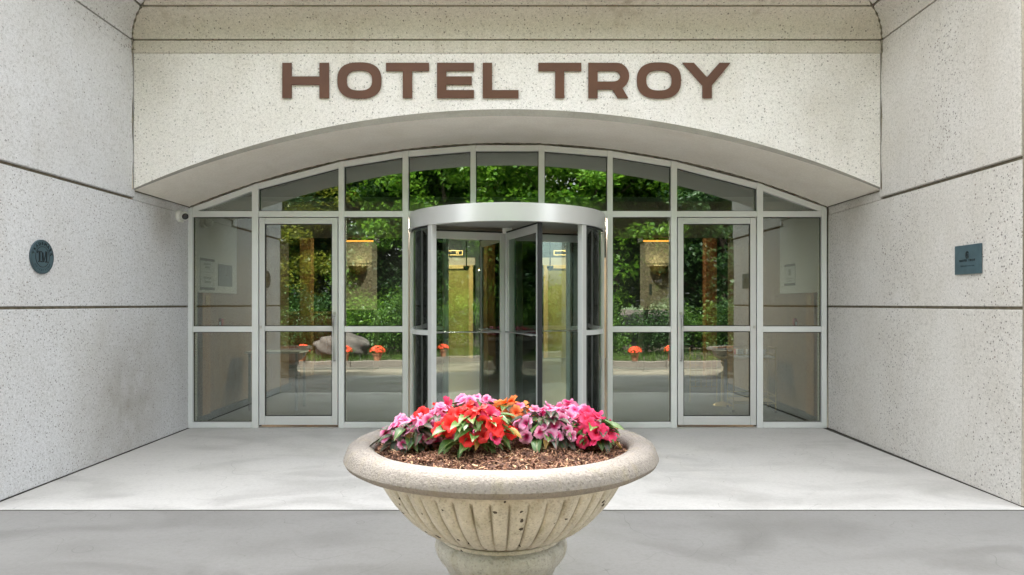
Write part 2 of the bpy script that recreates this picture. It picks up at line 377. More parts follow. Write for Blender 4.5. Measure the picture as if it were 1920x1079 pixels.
def fz(y): return CAMZ+(570-y)/214.6
FY = -1.08                                # fascia plane
END = -2.84                               # outer end of the side walls
def XL(y): return -3.29
def XR(y): return 3.291+.020*y

# ------------------------------------------------------------------ structure: ground
s = MB().box(-3.282, 3.24, -2.836, .16, -.15, 0); obj('entrance_paving', s, M['slab'], bev=.004, kind='structure')
s = MB().box(-9, 9, -5.3, -2.862, -.15, 0); obj('apron_paving', s, M['apron'], bev=.004, kind='structure')
s = MB().box(-9, 9, -2.9, .2, -.2, -.003); obj('joint_filler_bed', s, plain('paving_joint', (.07, .064, .056), 1), kind='structure')
s = MB(); n = 12
for i in range(n+1):
    t = i/n; y = -5.3-4.0*t; z = -.004-.22*t
    s.v += [(-45, y, z), (45, y, z)]
for i in range(n): s.f.append((2*i, 2*i+1, 2*i+3, 2*i+2)[::-1]); s.mi.append(0)
s.add([(-45,-5.3,-.004),(-9,-5.3,-.004),(-9,-2.8,-.004),(-45,-2.8,-.004)], [(0,1,2,3)])
s.add([(9,-5.3,-.004),(45,-5.3,-.004),(45,-2.8,-.004),(9,-2.8,-.004)], [(0,1,2,3)])
obj('driveway', s, M['drive'], kind='structure')
s = MB(); n = 24
def gy(x, k): return -8.25-.25*k+.35*math.sin(x*.9)*(1-k)+.12*math.sin(x*2.7)*(1-k)
for i in range(121):
    x = -30+.5*i; ya = gy(x, 0)
    s.v += [(x, ya, -.22*(-5.3-ya)/4.0+.003), (x, -9.3, -.220)]
for i in range(120): a = 2*i; s.f.append((a, a+1, a+3, a+2)); s.mi.append(0)
obj('gutter', s, M['gutter'], kind='structure')
# kerb made of stones
cu = bpy.data.objects.new('kerb', None); COL.objects.link(cu); cu['kind'] = 'structure'
cme = MB().box(-.745, .745, -.15, 0, -.3, -.075).mesh('kerb_stone', M['curb'])
for i in range(24): obj('kerb_stone', cme, parent=cu, bev=.012, loc=(-18+i*1.5, -9.3, 0))
# planting bed and lawn rising behind
s = MB(); nx, ny = 60, 30
for j in range(ny+1):
    for i in range(nx+1):
        x = -45+90*i/nx; y = -9.45-40*(j/ny)**1.3; t = min(1, (-y-9.45)/14)
        s.v.append((x, y, -.13+.9*t*t+.05*math.sin(x*1.3+y)*min(1, t*6)))
for j in range(ny):
    for i in range(nx):
        a = j*(nx+1)+i; s.f.append((a, a+nx+1, a+nx+2, a+1)); s.mi.append(0)
obj('planting_bed', s, M['soil'], kind='structure')
s = MB().add([(-900,-900,-.32),(900,-900,-.32),(900,900,-.32),(-900,900,-.32)], [(0,1,2,3)])
obj('ground', s, plain('far_grass', (.06, .09, .03), 1, var=.3, vs_=.2), kind='structure')

# ------------------------------------------------------------------ side walls
def arc_z(x, apex, spring=2.275, half=3.29):
    h = apex-spring; r = (half*half+h*h)/(2*h)
    return apex-(r-math.sqrt(max(0, r*r-x*x)))
def side_wall(side, label, mat, end):
    X = XL if side < 0 else XR
    w = thing('concrete_wall', label, 'wall', (X(-1.4), -1.4, 0))
    ox, oy = w.location.x, w.location.y
    def slab(name, y0, y1, z0, z1, inset, m, thick=.35, bev=.006):
        a0, a1 = X(y0)+side*inset, X(y1)+side*inset
        p = [(a0, y0), (a0+side*thick, y0), (a1+side*thick, y1), (a1, y1)]
        if side < 0: p = p[::-1]
        b = MB().hexa([(q[0]-ox, q[1]-oy, z0) for q in p]+[(q[0]-ox, q[1]-oy, z1) for q in p])
        return obj(name, b, m, w, bev=bev)
    slab('wall_panel', end, .3, .003, 1.242, 0, mat)
    slab('wall_panel', end, .3, 1.262, 2.192, 0, mat)
    slab('wall_panel', end, FY+.03, 2.214, 3.47, -.012, mat)
    slab('wall_panel', FY+.03, .3, 2.1935, 3.2, .006, mat)
    slab('joint_filler', end+.02, .29, -.05, 3.46, .018, M['joint'], bev=0)
    xe = X(end)+side*.006; obj('caulk_bead', MB().tube([(xe-ox, end-.004-oy, .01), (xe-ox, end-.004-oy, 3.46)], .014, 8), M['caulk'], w, sm=True)
    # front return of the building, running outwards, its top raised out of view for shade
    a = X(end)
    for z0, z1 in ((.003, 1.242), (1.262, 2.192), (2.220, 7.0)):
        b = MB().box(*sorted((a+side*.36-ox, a+side*5-ox)), end-oy, end+.3-oy, z0, z1); obj('return_panel', b, mat, w, bev=.006)
    b = MB().box(*sorted((a+side*.35-ox, a+side*4.98-ox)), end+.03-oy, end+.28-oy, 0, 4.5); obj('joint_filler', b, M['joint'], w)
    return w
WL = side_wall(-1, 'left speckled grey concrete wall carrying the oval plaque and the camera', M['wall_l'], END)
WR = side_wall(1, 'right speckled grey concrete wall carrying the rectangular plaque', M['wall_r'], -2.79)

# ------------------------------------------------------------------ fascia with arch, soffit, coved cornice
fa = thing('arched_fascia', 'cream speckled concrete lintel with a shallow arch under the bronze letters', 'facade', (0, FY, 2.2))
oz = 2.2
xa, xb = -3.272, XR(FY)-.018
NS = 64
s = MB()
for i in range(NS+1):
    x = xa+(xb-xa)*i/NS; zf = arc_z(x*3.29/3.30, 2.981)
    s.v += [(x, 0, zf-oz), (x, 0, 3.468-oz), (x, .09, 3.468-oz)]
for i in range(NS):
    a = 3*i; s.f += [(a, a+3, a+4, a+1), (a+1, a+4, a+5, a+2)]; s.mi += [0, 0]
obj('fascia_panel', s, M['fascia'], fa)
s = MB()
for i in range(NS+1):
    x = xa+(xb-xa)*i/NS; zf = arc_z(x*3.29/3.30, 2.981); zs = arc_z(x, 2.930)
    j = random.uniform(-.002, .002)
    s.v += [(x, 0, zf-oz), (x, .012, (zf*.6+zs*.4)-oz+j), (x, .03, zs-oz)]
for i in range(NS):
    a = 3*i; s.f += [(a, a+1, a+4, a+3), (a+1, a+2, a+5, a+4)]; s.mi += [0, 0]
obj('arch_edge', s, M['chamfer'], fa)
s = MB()
for i in range(NS+1):
    x = -3.285+6.575*i/NS; zs = arc_z(x, 2.930); zb = arc_z(x, 2.937)
    s.v += [(x, .03, zs-oz), (x, -FY+.25, zb-oz)]
for i in range(NS): a = 2*i; s.f.append((a, a+1, a+3, a+2)); s.mi.append(0)
obj('soffit', s, M['soffit'], fa, sm=True)
s = MB().box(-3.6, 3.6, .10, .4, 3.2-oz, 7-oz); obj('upper_wall', s, M['cove'], fa)  # carried up out of view so its shadow covers the court
s = MB().box(-9.2, 9.2, FY-.2, 12.2, 7.001, 7.3).box(-9.2, -9.01, -2.4, 12.2, 3.0, 7).box(9.01, 9.2, -2.4, 12.2, 3.0, 7).box(-9.2, 9.2, 12.01, 12.2, 0, 7)
s.box(-9.2, -3.3, -2.79, FY-.2, 7.001, 7.3).box(3.3, 9.2, -2.79, FY-.2, 7.001, 7.3)
obj('sun_blocking_roof', s, M['cove'], kind='structure')  # unseen roof and outer walls, added to keep the sun off court and lobby
# vertical and curved caulk beads in the two corners
prof = [(.006, 3.472), (.006, 3.52), (.006, 3.578), (None, 3.586)]
cv = [(.006, 3.594), (.010, 3.64), (.024, 3.69), (.052, 3.735), (.098, 3.775), (.165, 3.805)]
up = [(.185, 3.812), (.27, 3.845), (.36, 3.862), (.46, 3.87)]
def cove_run(kind, seg, parent, off, mat, name):
    """kind: L, B or R run of the cornice"""
    s = MB(); n = len(seg)
    for (d, z) in seg:
        if kind == 'B': a, b = (XL(FY)+d+.004, FY-d), (XR(FY)-d-.004, FY-d)
        elif kind == 'L': a, b = (XL(END)+d, END), (XL(FY)+d, FY-d-.004)
        else: a, b = (XR(FY-d)-d, FY-d-.004), (XR(-2.79)-d, -2.79)
        m_ = ((a[0]+b[0])/2, (a[1]+b[1])/2)
        for q in (a, m_, b): s.v.append((q[0]-off[0], q[1]-off[1], z-off[2]))
    for j in range(n-1):
        for i in range(2):
            a = j*3+i; s.f.append((a, a+1, a+4, a+3)); s.mi.append(0)
    return obj(name, s, mat, parent, sm=True)
for kind, par in (('B', fa), ('L', WL), ('R', WR)):
    off = par.location
    cm = M['cove'] if kind == 'B' else (M['wall_l'] if kind == 'L' else M['wall_r'])
    cove_run(kind, [(-.03, 3.47), (.006, 3.472), (.006, 3.578), (-.01, 3.580)], par, off, cm, 'cornice_band')
    cove_run(kind, [(-.012, 3.575), (-.012, 3.60)], par, off, M['joint'], 'cornice_joint')
    cove_run(kind, [(-.01, 3.592)]+cv+[(.155, 3.83)], par, off, cm, 'cornice_cove')
    cove_run(kind, [(.14, 3.80), (.16, 3.825), (.20, 3.835)], par, off, M['joint'], 'cornice_joint')
    cove_run(kind, [(.190, 3.84), (.185, 3.815)]+up, par, off, cm, 'cornice_cove')
for sx in (-1, 1):
    X0 = XL(FY) if sx < 0 else XR(FY)
    pts = [(X0-sx*.008, FY-.012, 2.28), (X0-sx*.008, FY-.012, 2.9), (X0-sx*.006, FY-.012, 3.47)]
    pts += [(X0-sx*(d+.002), FY-d-.002, z) for d, z in [(.012, 3.50), (.012, 3.575)]+cv+up]
    b = MB().tube([(p[0], p[1]-FY, p[2]-oz) for p in pts], .011, 8); obj('caulk_bead', b, M['caulk'], fa, sm=True)
    X1 = XL(0) if sx < 0 else XR(0)
    b = MB().tube([(X0-sx*.004, .03, 2.272-oz), (X1-sx*.004, -FY, 2.277-oz)], .006, 6); obj('caulk_bead', b, M['joint'], fa)
s = MB().box(XL(0), XL(0)+.46, -2.84, FY-.46, 3.871, 4.1).box(XR(0)-.46-.05, XR(0), -2.79, FY-.46, 3.871, 4.1)
s.box(-3.6, 3.6, FY-.459, FY+.1, 3.872, 4.1)
obj('cornice_ledge', s, M['cove'], fa); bpy.data.objects['cornice_ledge'].location = (0, -FY, -oz)

# ------------------------------------------------------------------ bronze letters
sign = thing('hotel_sign', 'row of bronze brown letters reading HOTEL TROY on the arched lintel', 'sign', (0, FY, fz(185)))
def zx(x): return fx(480+x/2.0)
def zz(y): return fz(60+y/2.0)-fz(185)
def letter(polys):
    cu = bpy.data.curves.new('letter', 'CURVE'); cu.dimensions = '2D'; cu.fill_mode = 'BOTH'; cu.extrude = .006; cu.bevel_depth = .0012; cu.bevel_resolution = 0
    for poly in polys:
        sp = cu.splines.new('POLY'); sp.points.add(len(poly)-1); sp.use_cyclic_u = True
        for k, (x, y) in enumerate(poly): sp.points[k].co = (zx(x), zz(y), 0, 1)
    o = bpy.data.objects.new('tmp', cu); COL.objects.link(o)
    me = bpy.data.meshes.new_from_object(o.evaluated_get(bpy.context.evaluated_depsgraph_get())); bpy.data.objects.remove(o)
    me.transform(Matrix.Rotation(R(90), 4, 'X')); me.materials.clear(); me.materials.append(M['bronze'])
    o = obj('letter', me, None, sign, loc=(0, -.013, 0)); return o
def sup(cx, cy, rx, ry, e=2.6, n=56):
    out = []
    for k in range(n):
        a = 2*math.pi*k/n; c, s_ = math.cos(a), math.sin(a)
        out.append((cx+rx*math.copysign(abs(c)**(2/e), c), cy+ry*math.copysign(abs(s_)**(2/e), s_)))
    return out
T0, T1 = 119, 250
letter([[(101,T0),(135,T0),(135,170),(240,170),(240,T0),(275,T0),(275,T1),(240,T1),(240,200),(135,200),(135,T1),(101,T1)]])
letter([sup(389,184.5,82,67), sup(389,184.5,48,38)])
letter([[(489,T0),(649,T0),(649,149),(586,149),(586,T1),(552,T1),(552,149),(489,149)]])
letter([[(680,T0),(817,T0),(817,149),(714,149),(714,170),(809,170),(809,200),(714,200),(714,221),(817,221),(817,T1),(680,T1)]])
letter([[(851,T0),(885,T0),(885,221),(984,221),(984,T1),(851,T1)]])
letter([[(1059,T0),(1219,T0),(1219,149),(1155,149),(1155,T1),(1122,T1),(1122,149),(1059,149)]])
bowl = [(1352+46*math.sin(a), 168-49*math.cos(a)) for a in [math.pi*k/14 for k in range(0, 12)]]
inner = [(1340+25*math.sin(a), 169-20*math.cos(a)) for a in [math.pi*k/12 for k in range(0, 13)]]
letter([[(1246,T0)]+bowl+[(1372,213),(1394,T1),(1356,T1),(1336,218),(1280,218),(1280,T1),(1246,T1)], [(1280,149)]+inner+[(1280,189)]])
letter([sup(1510,184.5,82,67), sup(1510,184.5,48,38)])
letter([[(1598,T0),(1640,T0),(1689,173),(1736,T0),(1777,T0),(1707,203),(1707,T1),(1673,T1),(1673,203)]])

# ------------------------------------------------------------------ arched storefront
sf = thing('storefront', 'arched aluminium and glass entrance front under the concrete arch', 'storefront', (0, 0, 0))
FD = .11
def ztop(x): return arc_z(x, 2.935)-.012
mull = [(352,360.5,'j'),(472,484,'m'),(634.5,645,'m'),(754.5,765.5,'m'),(882,892,'u'),(1010,1021,'u'),(1139,1149,'m'),(1258.5,1269.5,'m'),(1419.5,1431,'m'),(1541.5,1550.5,'j')]
TB0, TB1 = pz(407), pz(396)
for a, b, k in mull:
    x0, x1 = px(a), px(b); c = (x0+x1)/2
    z0 = 0.002 if k != 'u' else TB1+.001
    zt = min(ztop(x0), ztop(x1))-.001
    g = MB().hexa([(x0,0,z0),(x1,0,z0),(x1,FD,z0),(x0,FD,z0),(x0,0,ztop(x0)-.002),(x1,0,ztop(x1)-.002),(x1,FD,ztop(x1)-.002),(x0,FD,ztop(x0)-.002)])
    obj('mullion', g, M['alu'], sf, bev=.003)
def bay(i, j):
    return px(mull[i][1])+.0008, px(mull[j][0])-.0008
# curved top, one straight piece per bay
for i in range(len(mull)-1):
    x0, x1 = bay(i, i+1); w = .062
    za, zb = ztop(x0)-.003, ztop(x1)-.003
    g = MB().hexa([(x0,.004,za-w),(x1,.004,zb-w),(x1,FD,zb-w),(x0,FD,za-w),(x0,.004,za),(x1,.004,zb),(x1,FD,zb),(x0,FD,za)])
    obj('head_rail', g, M['alu'], sf, bev=.003)
    # transom pane above the bar
    lo = TB1+.001
    pa, pb = za-w, zb-w
    gy0, gy1 = .045, .057
    if min(pa, pb) > lo+.002:
        g = MB().hexa([(x0,gy0,lo),(x1,gy0,lo),(x1,gy1,lo),(x0,gy1,lo),(x0,gy0,pa),(x1,gy0,pb),(x1,gy1,pb),(x0,gy1,pa)])
    else:   # triangular end lights
        if pa < pb: xc = x0+(lo-pa)/(pb-pa)*(x1-x0); q = [(xc,lo),(x1,lo),(x1,pb)]
        else: xc = x1-(lo-pb)/(pa-pb)*(x1-x0); q = [(x0,lo),(xc,lo),(x0,pa)]
        g = MB().add([(a,gy0,b) for a, b in q]+[(a,gy1,b) for a, b in q], [(0,1,2),(5,4,3),(0,3,4,1),(1,4,5,2),(2,5,3,0)])
    obj('glass_pane', g, M['glass'], sf)
    # black gasket line round the pane
    t = .006; gg = MB()
    if min(pa, pb) > lo+.002:
        gg.hexa([(x0,.036,pa-t),(x1,.036,pb-t),(x1,.044,pb-t),(x0,.044,pa-t),(x0,.036,pa-.0005),(x1,.036,pb-.0005),(x1,.044,pb-.0005),(x0,.044,pa-.0005)])
        gg.box(x0+.0005, x0+t, .034, .0355, lo+t, pa-t); gg.box(x1-t, x1-.0005, .034, .0355, lo+t, pb-t)
    gg.box(x0+.0005, x1-.0005, .033, .0335, lo+.0005, lo+t)
    obj('gasket', gg, M['gasket'], sf)
# transom bar (interrupted by mullions), mid rails, sills, lower panes
solid = [i for i, m_ in enumerate(mull) if m_[2] != 'u']
for a, b in zip(solid[:-1], solid[1:]):
    x0, x1 = bay(a, b)
    obj('transom_bar', MB().box(x0, x1, .003, FD-.003, TB0, TB1), M['alu'], sf, bev=.003)
def pane(x0, x1, z0, z1, parent=sf, y=.045, gasket=True):
    obj('glass_pane', MB().box(x0, x1, y, y+.012, z0, z1), M['glass'], parent)
    if gasket:
        t = .006; yy = y-.012; g = MB()
        g.box(x0+.0004, x0+t, yy, yy+.009, z0+.0004, z1-.0004).box(x1-t, x1-.0004, yy, yy+.009, z0+.0004, z1-.0004)
        g.box(x0+t+.0002, x1-t-.0002, yy, yy+.009, z1-t, z1-.0004).box(x0+t+.0002, x1-t-.0002, yy, yy+.009, z0+.0004, z0+t)
        obj('gasket', g, M['gasket'], parent)
MR0, MR1 = pz(623), pz(612.5); SB = pz(792)
for a, b in ((0,1),(2,3),(6,7),(8,9)):
    x0, x1 = bay(a, b)
    obj('mid_rail', MB().box(x0, x1, .003, FD-.003, MR0, MR1), M['alu'], sf, bev=.003)
    obj('sill', MB().box(x0, x1, -.004, FD-.003, .004, SB), M['alu'], sf, bev=.003)
    pane(x0, x1, MR1, TB0-.001); pane(x0, x1, SB, MR0)
obj('threshold_seal', MB().box(px(352), px(1550), .02, .09, -.001, .012), M['gasket'], sf)
# swing doors
def door(i, j, hinge):
    x0, x1 = bay(i, j); x0 += .008; x1 -= .008
    d = thing('door', '', '', (0,0,0)); del d['label']; del d['category']; d.parent = sf
    sw = .058; z0, z1 = pz(797.5), pz(408.5)
    zt = pz(420); zb = pz(781); zm0, zm1 = pz(621.5), pz(612)
    y0, y1 = .001, .048
    for a, b in ((x0, x0+sw), (x1-sw, x1)): obj('stile', MB().box(a, b, y0, y1, z0, z1), M['alu_light'], d, bev=.004)
    for a, b in ((zt, z1), (zm0, zm1), (z0, zb)): obj('rail', MB().box(x0+sw+.0005, x1-sw-.0005, y0+.002, y1-.002, a, b), M['alu_light'], d, bev=.004)
    xi0, xi1 = x0+sw+.0006, x1-sw-.0006
    pane(xi0, xi1, zm1+.0005, zt-.0005, d, .022); pane(xi0, xi1, zb+.0005, zm0-.0005, d, .022)
    hx = (x1-sw/2) if hinge < 0 else (x0+sw/2)
    hz0, hz1 = pz(680), pz(590)
    g = MB().tube([(hx-hinge*.0, y0, hz1-.02),(hx, y0-.03, hz1-.02),(hx, y0-.042, hz1-.04),(hx, y0-.042, hz0+.04),(hx, y0-.03, hz0+.02),(hx, y0, hz0+.02)], .009, 10)
    obj('pull_handle', g, M['steel'], d, sm=True)
    g = MB().lathe([(.0, -.003), (.016, -.003), (.016, .005), (.009, .006), (.009, .012), (0, .012)], 16); me = g.mesh('lock_cylinder', M['steel']); me.transform(Matrix.Rotation(R(90), 4, 'X'))
    obj('lock_cylinder', me, None, d, loc=(hx, y0-.002, pz(588)), sm=True)
    g = MB().tube([(hx+hinge*.02, y0-.001, pz(612)), (hx+hinge*.02, y0-.02, pz(610)), (hx+hinge*.02, y0-.02, pz(593)), (hx+hinge*.02, y0-.001, pz(591))], .005, 8)
    obj('latch_guard', g, M['steel'], d, sm=True)
    g = MB().box((x0+.01 if hinge < 0 else x1-.03), (x0+.03 if hinge < 0 else x1-.01), y0-.008, y0-.0005, pz(616), pz(611)); obj('hinge_screw', g, M['steel'], d)
    # black strips standing in for the shadow gaps round the leaf
    g = MB().box(bay(i, j)[0], x0-.002, .03, .09, .004, TB0-.004).box(x1+.002, bay(i, j)[1], .03, .09, .004, TB0-.004).box(x0, x1, .03, .09, z1+.003, TB0-.001)
    obj('shadow_gap', g, M['gasket'], sf)
    obj('door_threshold', MB().box(*bay(i, j), .0, .12, .001, .014), M['steel'], sf)
door(1, 2, -1); door(7, 8, 1)
# caulk line between frame and soffit
pts = [(x, .0, arc_z(x, 2.935)-.006) for x in [-3.27+6.54*k/60 for k in range(61)]]
obj('caulk_bead', MB().tube(pts, .008, 6), M['caulk'], sf, sm=True)
for sx, X in ((-1, px(352)), (1, px(1550.5))): obj('caulk_bead', MB().tube([(X+sx*.01, .0, .01), (X+sx*.01, .0, 2.27)], .009, 6), M['caulk'], sf, sm=True)

# ------------------------------------------------------------------ revolving door
CX = px(951)
rd = thing('revolving_door', 'round aluminium revolving door with four glass wings in the centre of the entrance', 'revolving door', (CX, 0, 0))
def ring(r0, r1, z0, z1, a0=0, a1=2*math.pi, n=96):
    s = MB(); full = abs(a1-a0-2*math.pi) < 1e-6; cnt = n if full else n+1
    for k in range(cnt):
        a = a0+(a1-a0)*k/n; c, q = math.sin(a), -math.cos(a)      # angle from -y towards +x
        for r, z in ((r0, z0), (r1, z0), (r1, z1), (r0, z1)): s.v.append((r*c, r*q, z))
    for k in range(n):
        a = 4*k; b = 4*((k+1) % cnt)
        for i in range(4): s.f.append((a+i, a+(i+1) % 4, b+(i+1) % 4, b+i)); s.mi.append(0)
    if not full:
        s.f.append((0,1,2,3)); s.f.append(tuple(4*n+i for i in (3,2,1,0))); s.mi += [0, 0]
    return s
Z0, Z1 = 2.03, 2.18
obj('canopy_drum', ring(.86, .997, Z0, Z1), M['alu_light'], rd, sm=True, bev=.003)
obj('canopy_lip', ring(.94, 1.003, Z0-.014, Z0+.004), M['alu_light'], rd, sm=True)
obj('drum_ceiling', MB().lathe([(.001, Z0+.03), (.90, Z0+.03), (.90, Z0+.05), (.001, Z0+.05)], 64), M['drumceil'], rd)
obj('canopy_top', MB().lathe([(.001, Z1-.02), (.985, Z1-.02), (.985, Z1-.004), (.001, Z1-.004)], 64), M['alu'], rd)
TH = R(46.5)
for sgn in (-1, 1):
    for base in (0, math.pi):
        a = base+sgn*TH; c, q = math.sin(a), -math.cos(a)
        g = MB().box(-.032, .032, -.028, .028, .0, Z0-.014); me = g.mesh('throat_post', M['alu_light']); me.transform(Matrix.Rotation(a, 4, 'Z'))
        obj('throat_post', me, None, rd, loc=(.965*c, .965*q, 0), bev=.004)
    a0, a1 = (sgn*TH+sgn*R(2.4), sgn*(math.pi-TH)-sgn*R(2.4)); lo, hi = min(a0, a1), max(a0, a1)
    obj('curved_glass', ring(.959, .969, .10, .985, lo, hi, 40), M['cglass'], rd, sm=True)
    obj('curved_glass', ring(.959, .969, 1.03, Z0-.02, lo, hi, 40), M['cglass'], rd, sm=True)
    obj('curved_rail', ring(.945, .983, .0, .10, lo, hi, 40), M['alu'], rd, sm=True)
    obj('curved_rail', ring(.948, .980, .985, 1.03, lo, hi, 40), M['alu'], rd, sm=True)
    obj('curved_gasket', ring(.952, .976, Z0-.030, Z0-.016, lo, hi, 40), M['gasket'], rd, sm=True)
    obj('wall_post', MB().box(sgn*.975-.02, sgn*.975+.02, -.04, .04, 0, Z0-.015), M['alu_light'], rd, bev=.003)
obj('centre_post', MB().lathe([(.026, .0), (.026, Z0+.03)], 20), M['alu'], rd, sm=True)
obj('bearing_bracket', MB().box(-.05, .05, -.04, .04, Z0-.03, Z0+.028), M['alu'], rd, bev=.004)
PH = R(18.7)
for k in range(4):
    a = PH+k*math.pi/2
    w = bpy.data.objects.new('wing', None); COL.objects.link(w); w.parent = rd; w.rotation_euler = (0, 0, a)
    # local: wing runs along -y from r=.03 to .93
    r0, r1, zt = .032, .915, 2.005; t = .019
    for u, v in ((r0, r0+.05), (r1-.042, r1)): obj('wing_stile', MB().box(-t, t, -v, -u, .02, zt), M['alu_light'], w, bev=.004)
    for u, v in ((zt-.075, zt-.0005), (.03, .13)): obj('wing_rail', MB().box(-t+.001, t-.001, -(r1-.0425), -(r0+.0505), u, v), M['alu_light'], w, bev=.003)
    obj('glass_pane', MB().box(-.005, .005, -(r1-.0425), -(r0+.0505), .1305, zt-.076), M['wglass'], w)
    g = MB().box(-.022, .022, -r1-.018, -r1-.0005, .01, zt+.012).box(-.022, .022, -r1, -r0, zt+.0005, zt+.013)
    obj('rubber_seal', g, M['gasket'], w, bev=.002)
    for sg in (-1, 1):
        g = MB().tube([(sg*(t+.001), -(r0+.03), .995), (sg*.05, -(r0+.07), .995), (sg*.05, -(r1-.07), .995), (sg*(t+.001), -(r1-.025), .995)], .011, 10)
        obj('push_bar', g, M['alu_light'], w, sm=True)

# ------------------------------------------------------------------ inside: vestibule and lobby shell
VE = 4.2
s = MB().box(-9, 9, .161, 12, -.1, .001); obj('lobby_floor', s, M['lobbyfloor'], kind='structure')
s = MB().box(-3.5, 3.5, .13, VE, 2.35, 2.40); obj('vestibule_ceiling', s, M['ceil'], kind='structure')
s = MB().box(-9, 9, VE, 12, 3.0, 3.1).box(-3.6, 3.6, VE, VE+.05, 2.401, 2.999); obj('lobby_ceiling', s, M['ceil'], kind='structure')
s = MB().box(-3.5, 3.5, .6, .65, 2.41, 4.5); obj('plenum_wall', s, M['darkwall'], kind='structure')
for sx in (-1, 1):
    s = MB().box(*sorted((sx*3.295, sx*3.45)), .31, 3.3, 0, 2.349); obj('vestibule_wall', s, M['brownwall'], kind='structure')
    s = MB().box(*sorted((sx*3.451, sx*9)), 3.1, 3.3, 0, 3.0); obj('lobby_wall', s, M['darkwall'], kind='structure')
    s = MB().box(*sorted((sx*8.9, sx*9)), 3.301, 12, 0, 3.0); obj('lobby_wall', s, M['darkwall'], kind='structure')
    s = MB().box(*sorted((sx*3.26, sx*3.289)), .14, 3.3, 0, .09); obj('baseboard', s, M['gasket'], kind='structure')
EY = 9.3
s = MB()
for a, b in ((-2.3, -1.97), (1.97, 2.3)): s.box(a, b, EY, EY+.2, 0, 2.37)
s.box(-1.97, -.78, EY, EY+.2, 2.19, 2.37).box(.78, 1.97, EY, EY+.2, 2.19, 2.37)
obj('elevator_wall', s, M['beige'], kind='structure')
s = MB().box(-.77, .77, EY-.001, EY+.2, 0, 2.37).box(-8.9, 8.9, EY+.001, EY+.2, 2.371, 3.0).box(-8.9, -2.301, EY, EY+.2, 0, 2.37).box(2.301, 8.9, EY, EY+.2, 0, 2.37); obj('dark_wall_band', s, M['darkwall'], kind='structure')
def elevator(sx, label):
    e = thing('elevator', label, 'elevator', (sx*1.43, EY, 0))
    for a in (-1, 1): obj('door_panel', MB().box(*sorted((a*.002, a*.49)), .04, .09, .0, 2.1), M['elev'], e, bev=.004)
    obj('door_frame', MB().box(-.60, -.495, -.03, .10, 0, 2.19).box(.495, .60, -.03, .10, 0, 2.19).box(-.4945, .4945, -.03, .10, 2.105, 2.19), M['elevframe'], e, bev=.006)
    obj('indicator_frame', MB().box(-.36, .36, -.03, -.003, 2.42, 2.44).box(-.36, .36, -.03, -.003, 2.52, 2.54).box(-.36, -.34, -.03, -.003, 2.441, 2.519).box(.34, .36, -.03, -.003, 2.441, 2.519), M['gold'], e)
    obj('indicator_screen', MB().box(-.339, .339, -.02, -.004, 2.441, 2.519), M['black'], e)
    g = MB().box(.20, .215, -.026, -.021, 2.455, 2.505).box(.245, .26, -.026, -.021, 2.455, 2.505).box(.216, .244, -.026, -.021, 2.49, 2.505).box(.216, .244, -.026, -.021, 2.47, 2.48)
    obj('indicator_digit', g, M['gold'], e)
    return e
elevator(-1, 'olive gold elevator door seen through the left half of the revolving door')
elevator(1, 'olive gold elevator door seen through the right half of the revolving door')
for sx, X, lab in ((-1, -.50, 'left'), (1, .57, 'right')):
    t = thing('call_panel', 'gold elevator call plate with two buttons, %s one of the pair' % lab, 'call panel', (X, EY-.002, .83), group='elevator call plates')
    obj('face_plate', MB().box(-.055, .055, -.012, 0, 0, .2), M['gold'], t, bev=.003)
    for z in (.03, .11): obj('button', MB().box(-.03, .03, -.018, -.0125, z, z+.055), M['black'], t)
    t = thing('notice', 'small square paper notice above the %s elevator call plate' % lab, 'notice', (X+.0, EY-.002, 1.08), group='paper notices by the elevators')
    obj('sheet', MB().box(-.10, .10, -.006, 0, 0, .21), M['paper'], t)
    obj('printed_lines', MB().box(-.06, .06, -.008, -.0065, .13, .15).box(-.06, .06, -.008, -.0065, .09, .10).box(-.06, .04, -.008, -.0065, .05, .06), M['inkfaint'], t)
    t = thing('camera_dome', 'small black ceiling camera dome, %s of the two over the lobby' % lab, 'camera', (sx*.85, 7.0, 2.02))
    obj('dome', MB().lathe([(.001, -.07), (.04, -.055), (.06, -.02), (.065, .0), (.065, .03), (.001, .03)], 20), M['black'], t, sm=True)
    obj('drop_rod', MB().lathe([(.012, .031), (.012, .975)], 8), M['black'], t)
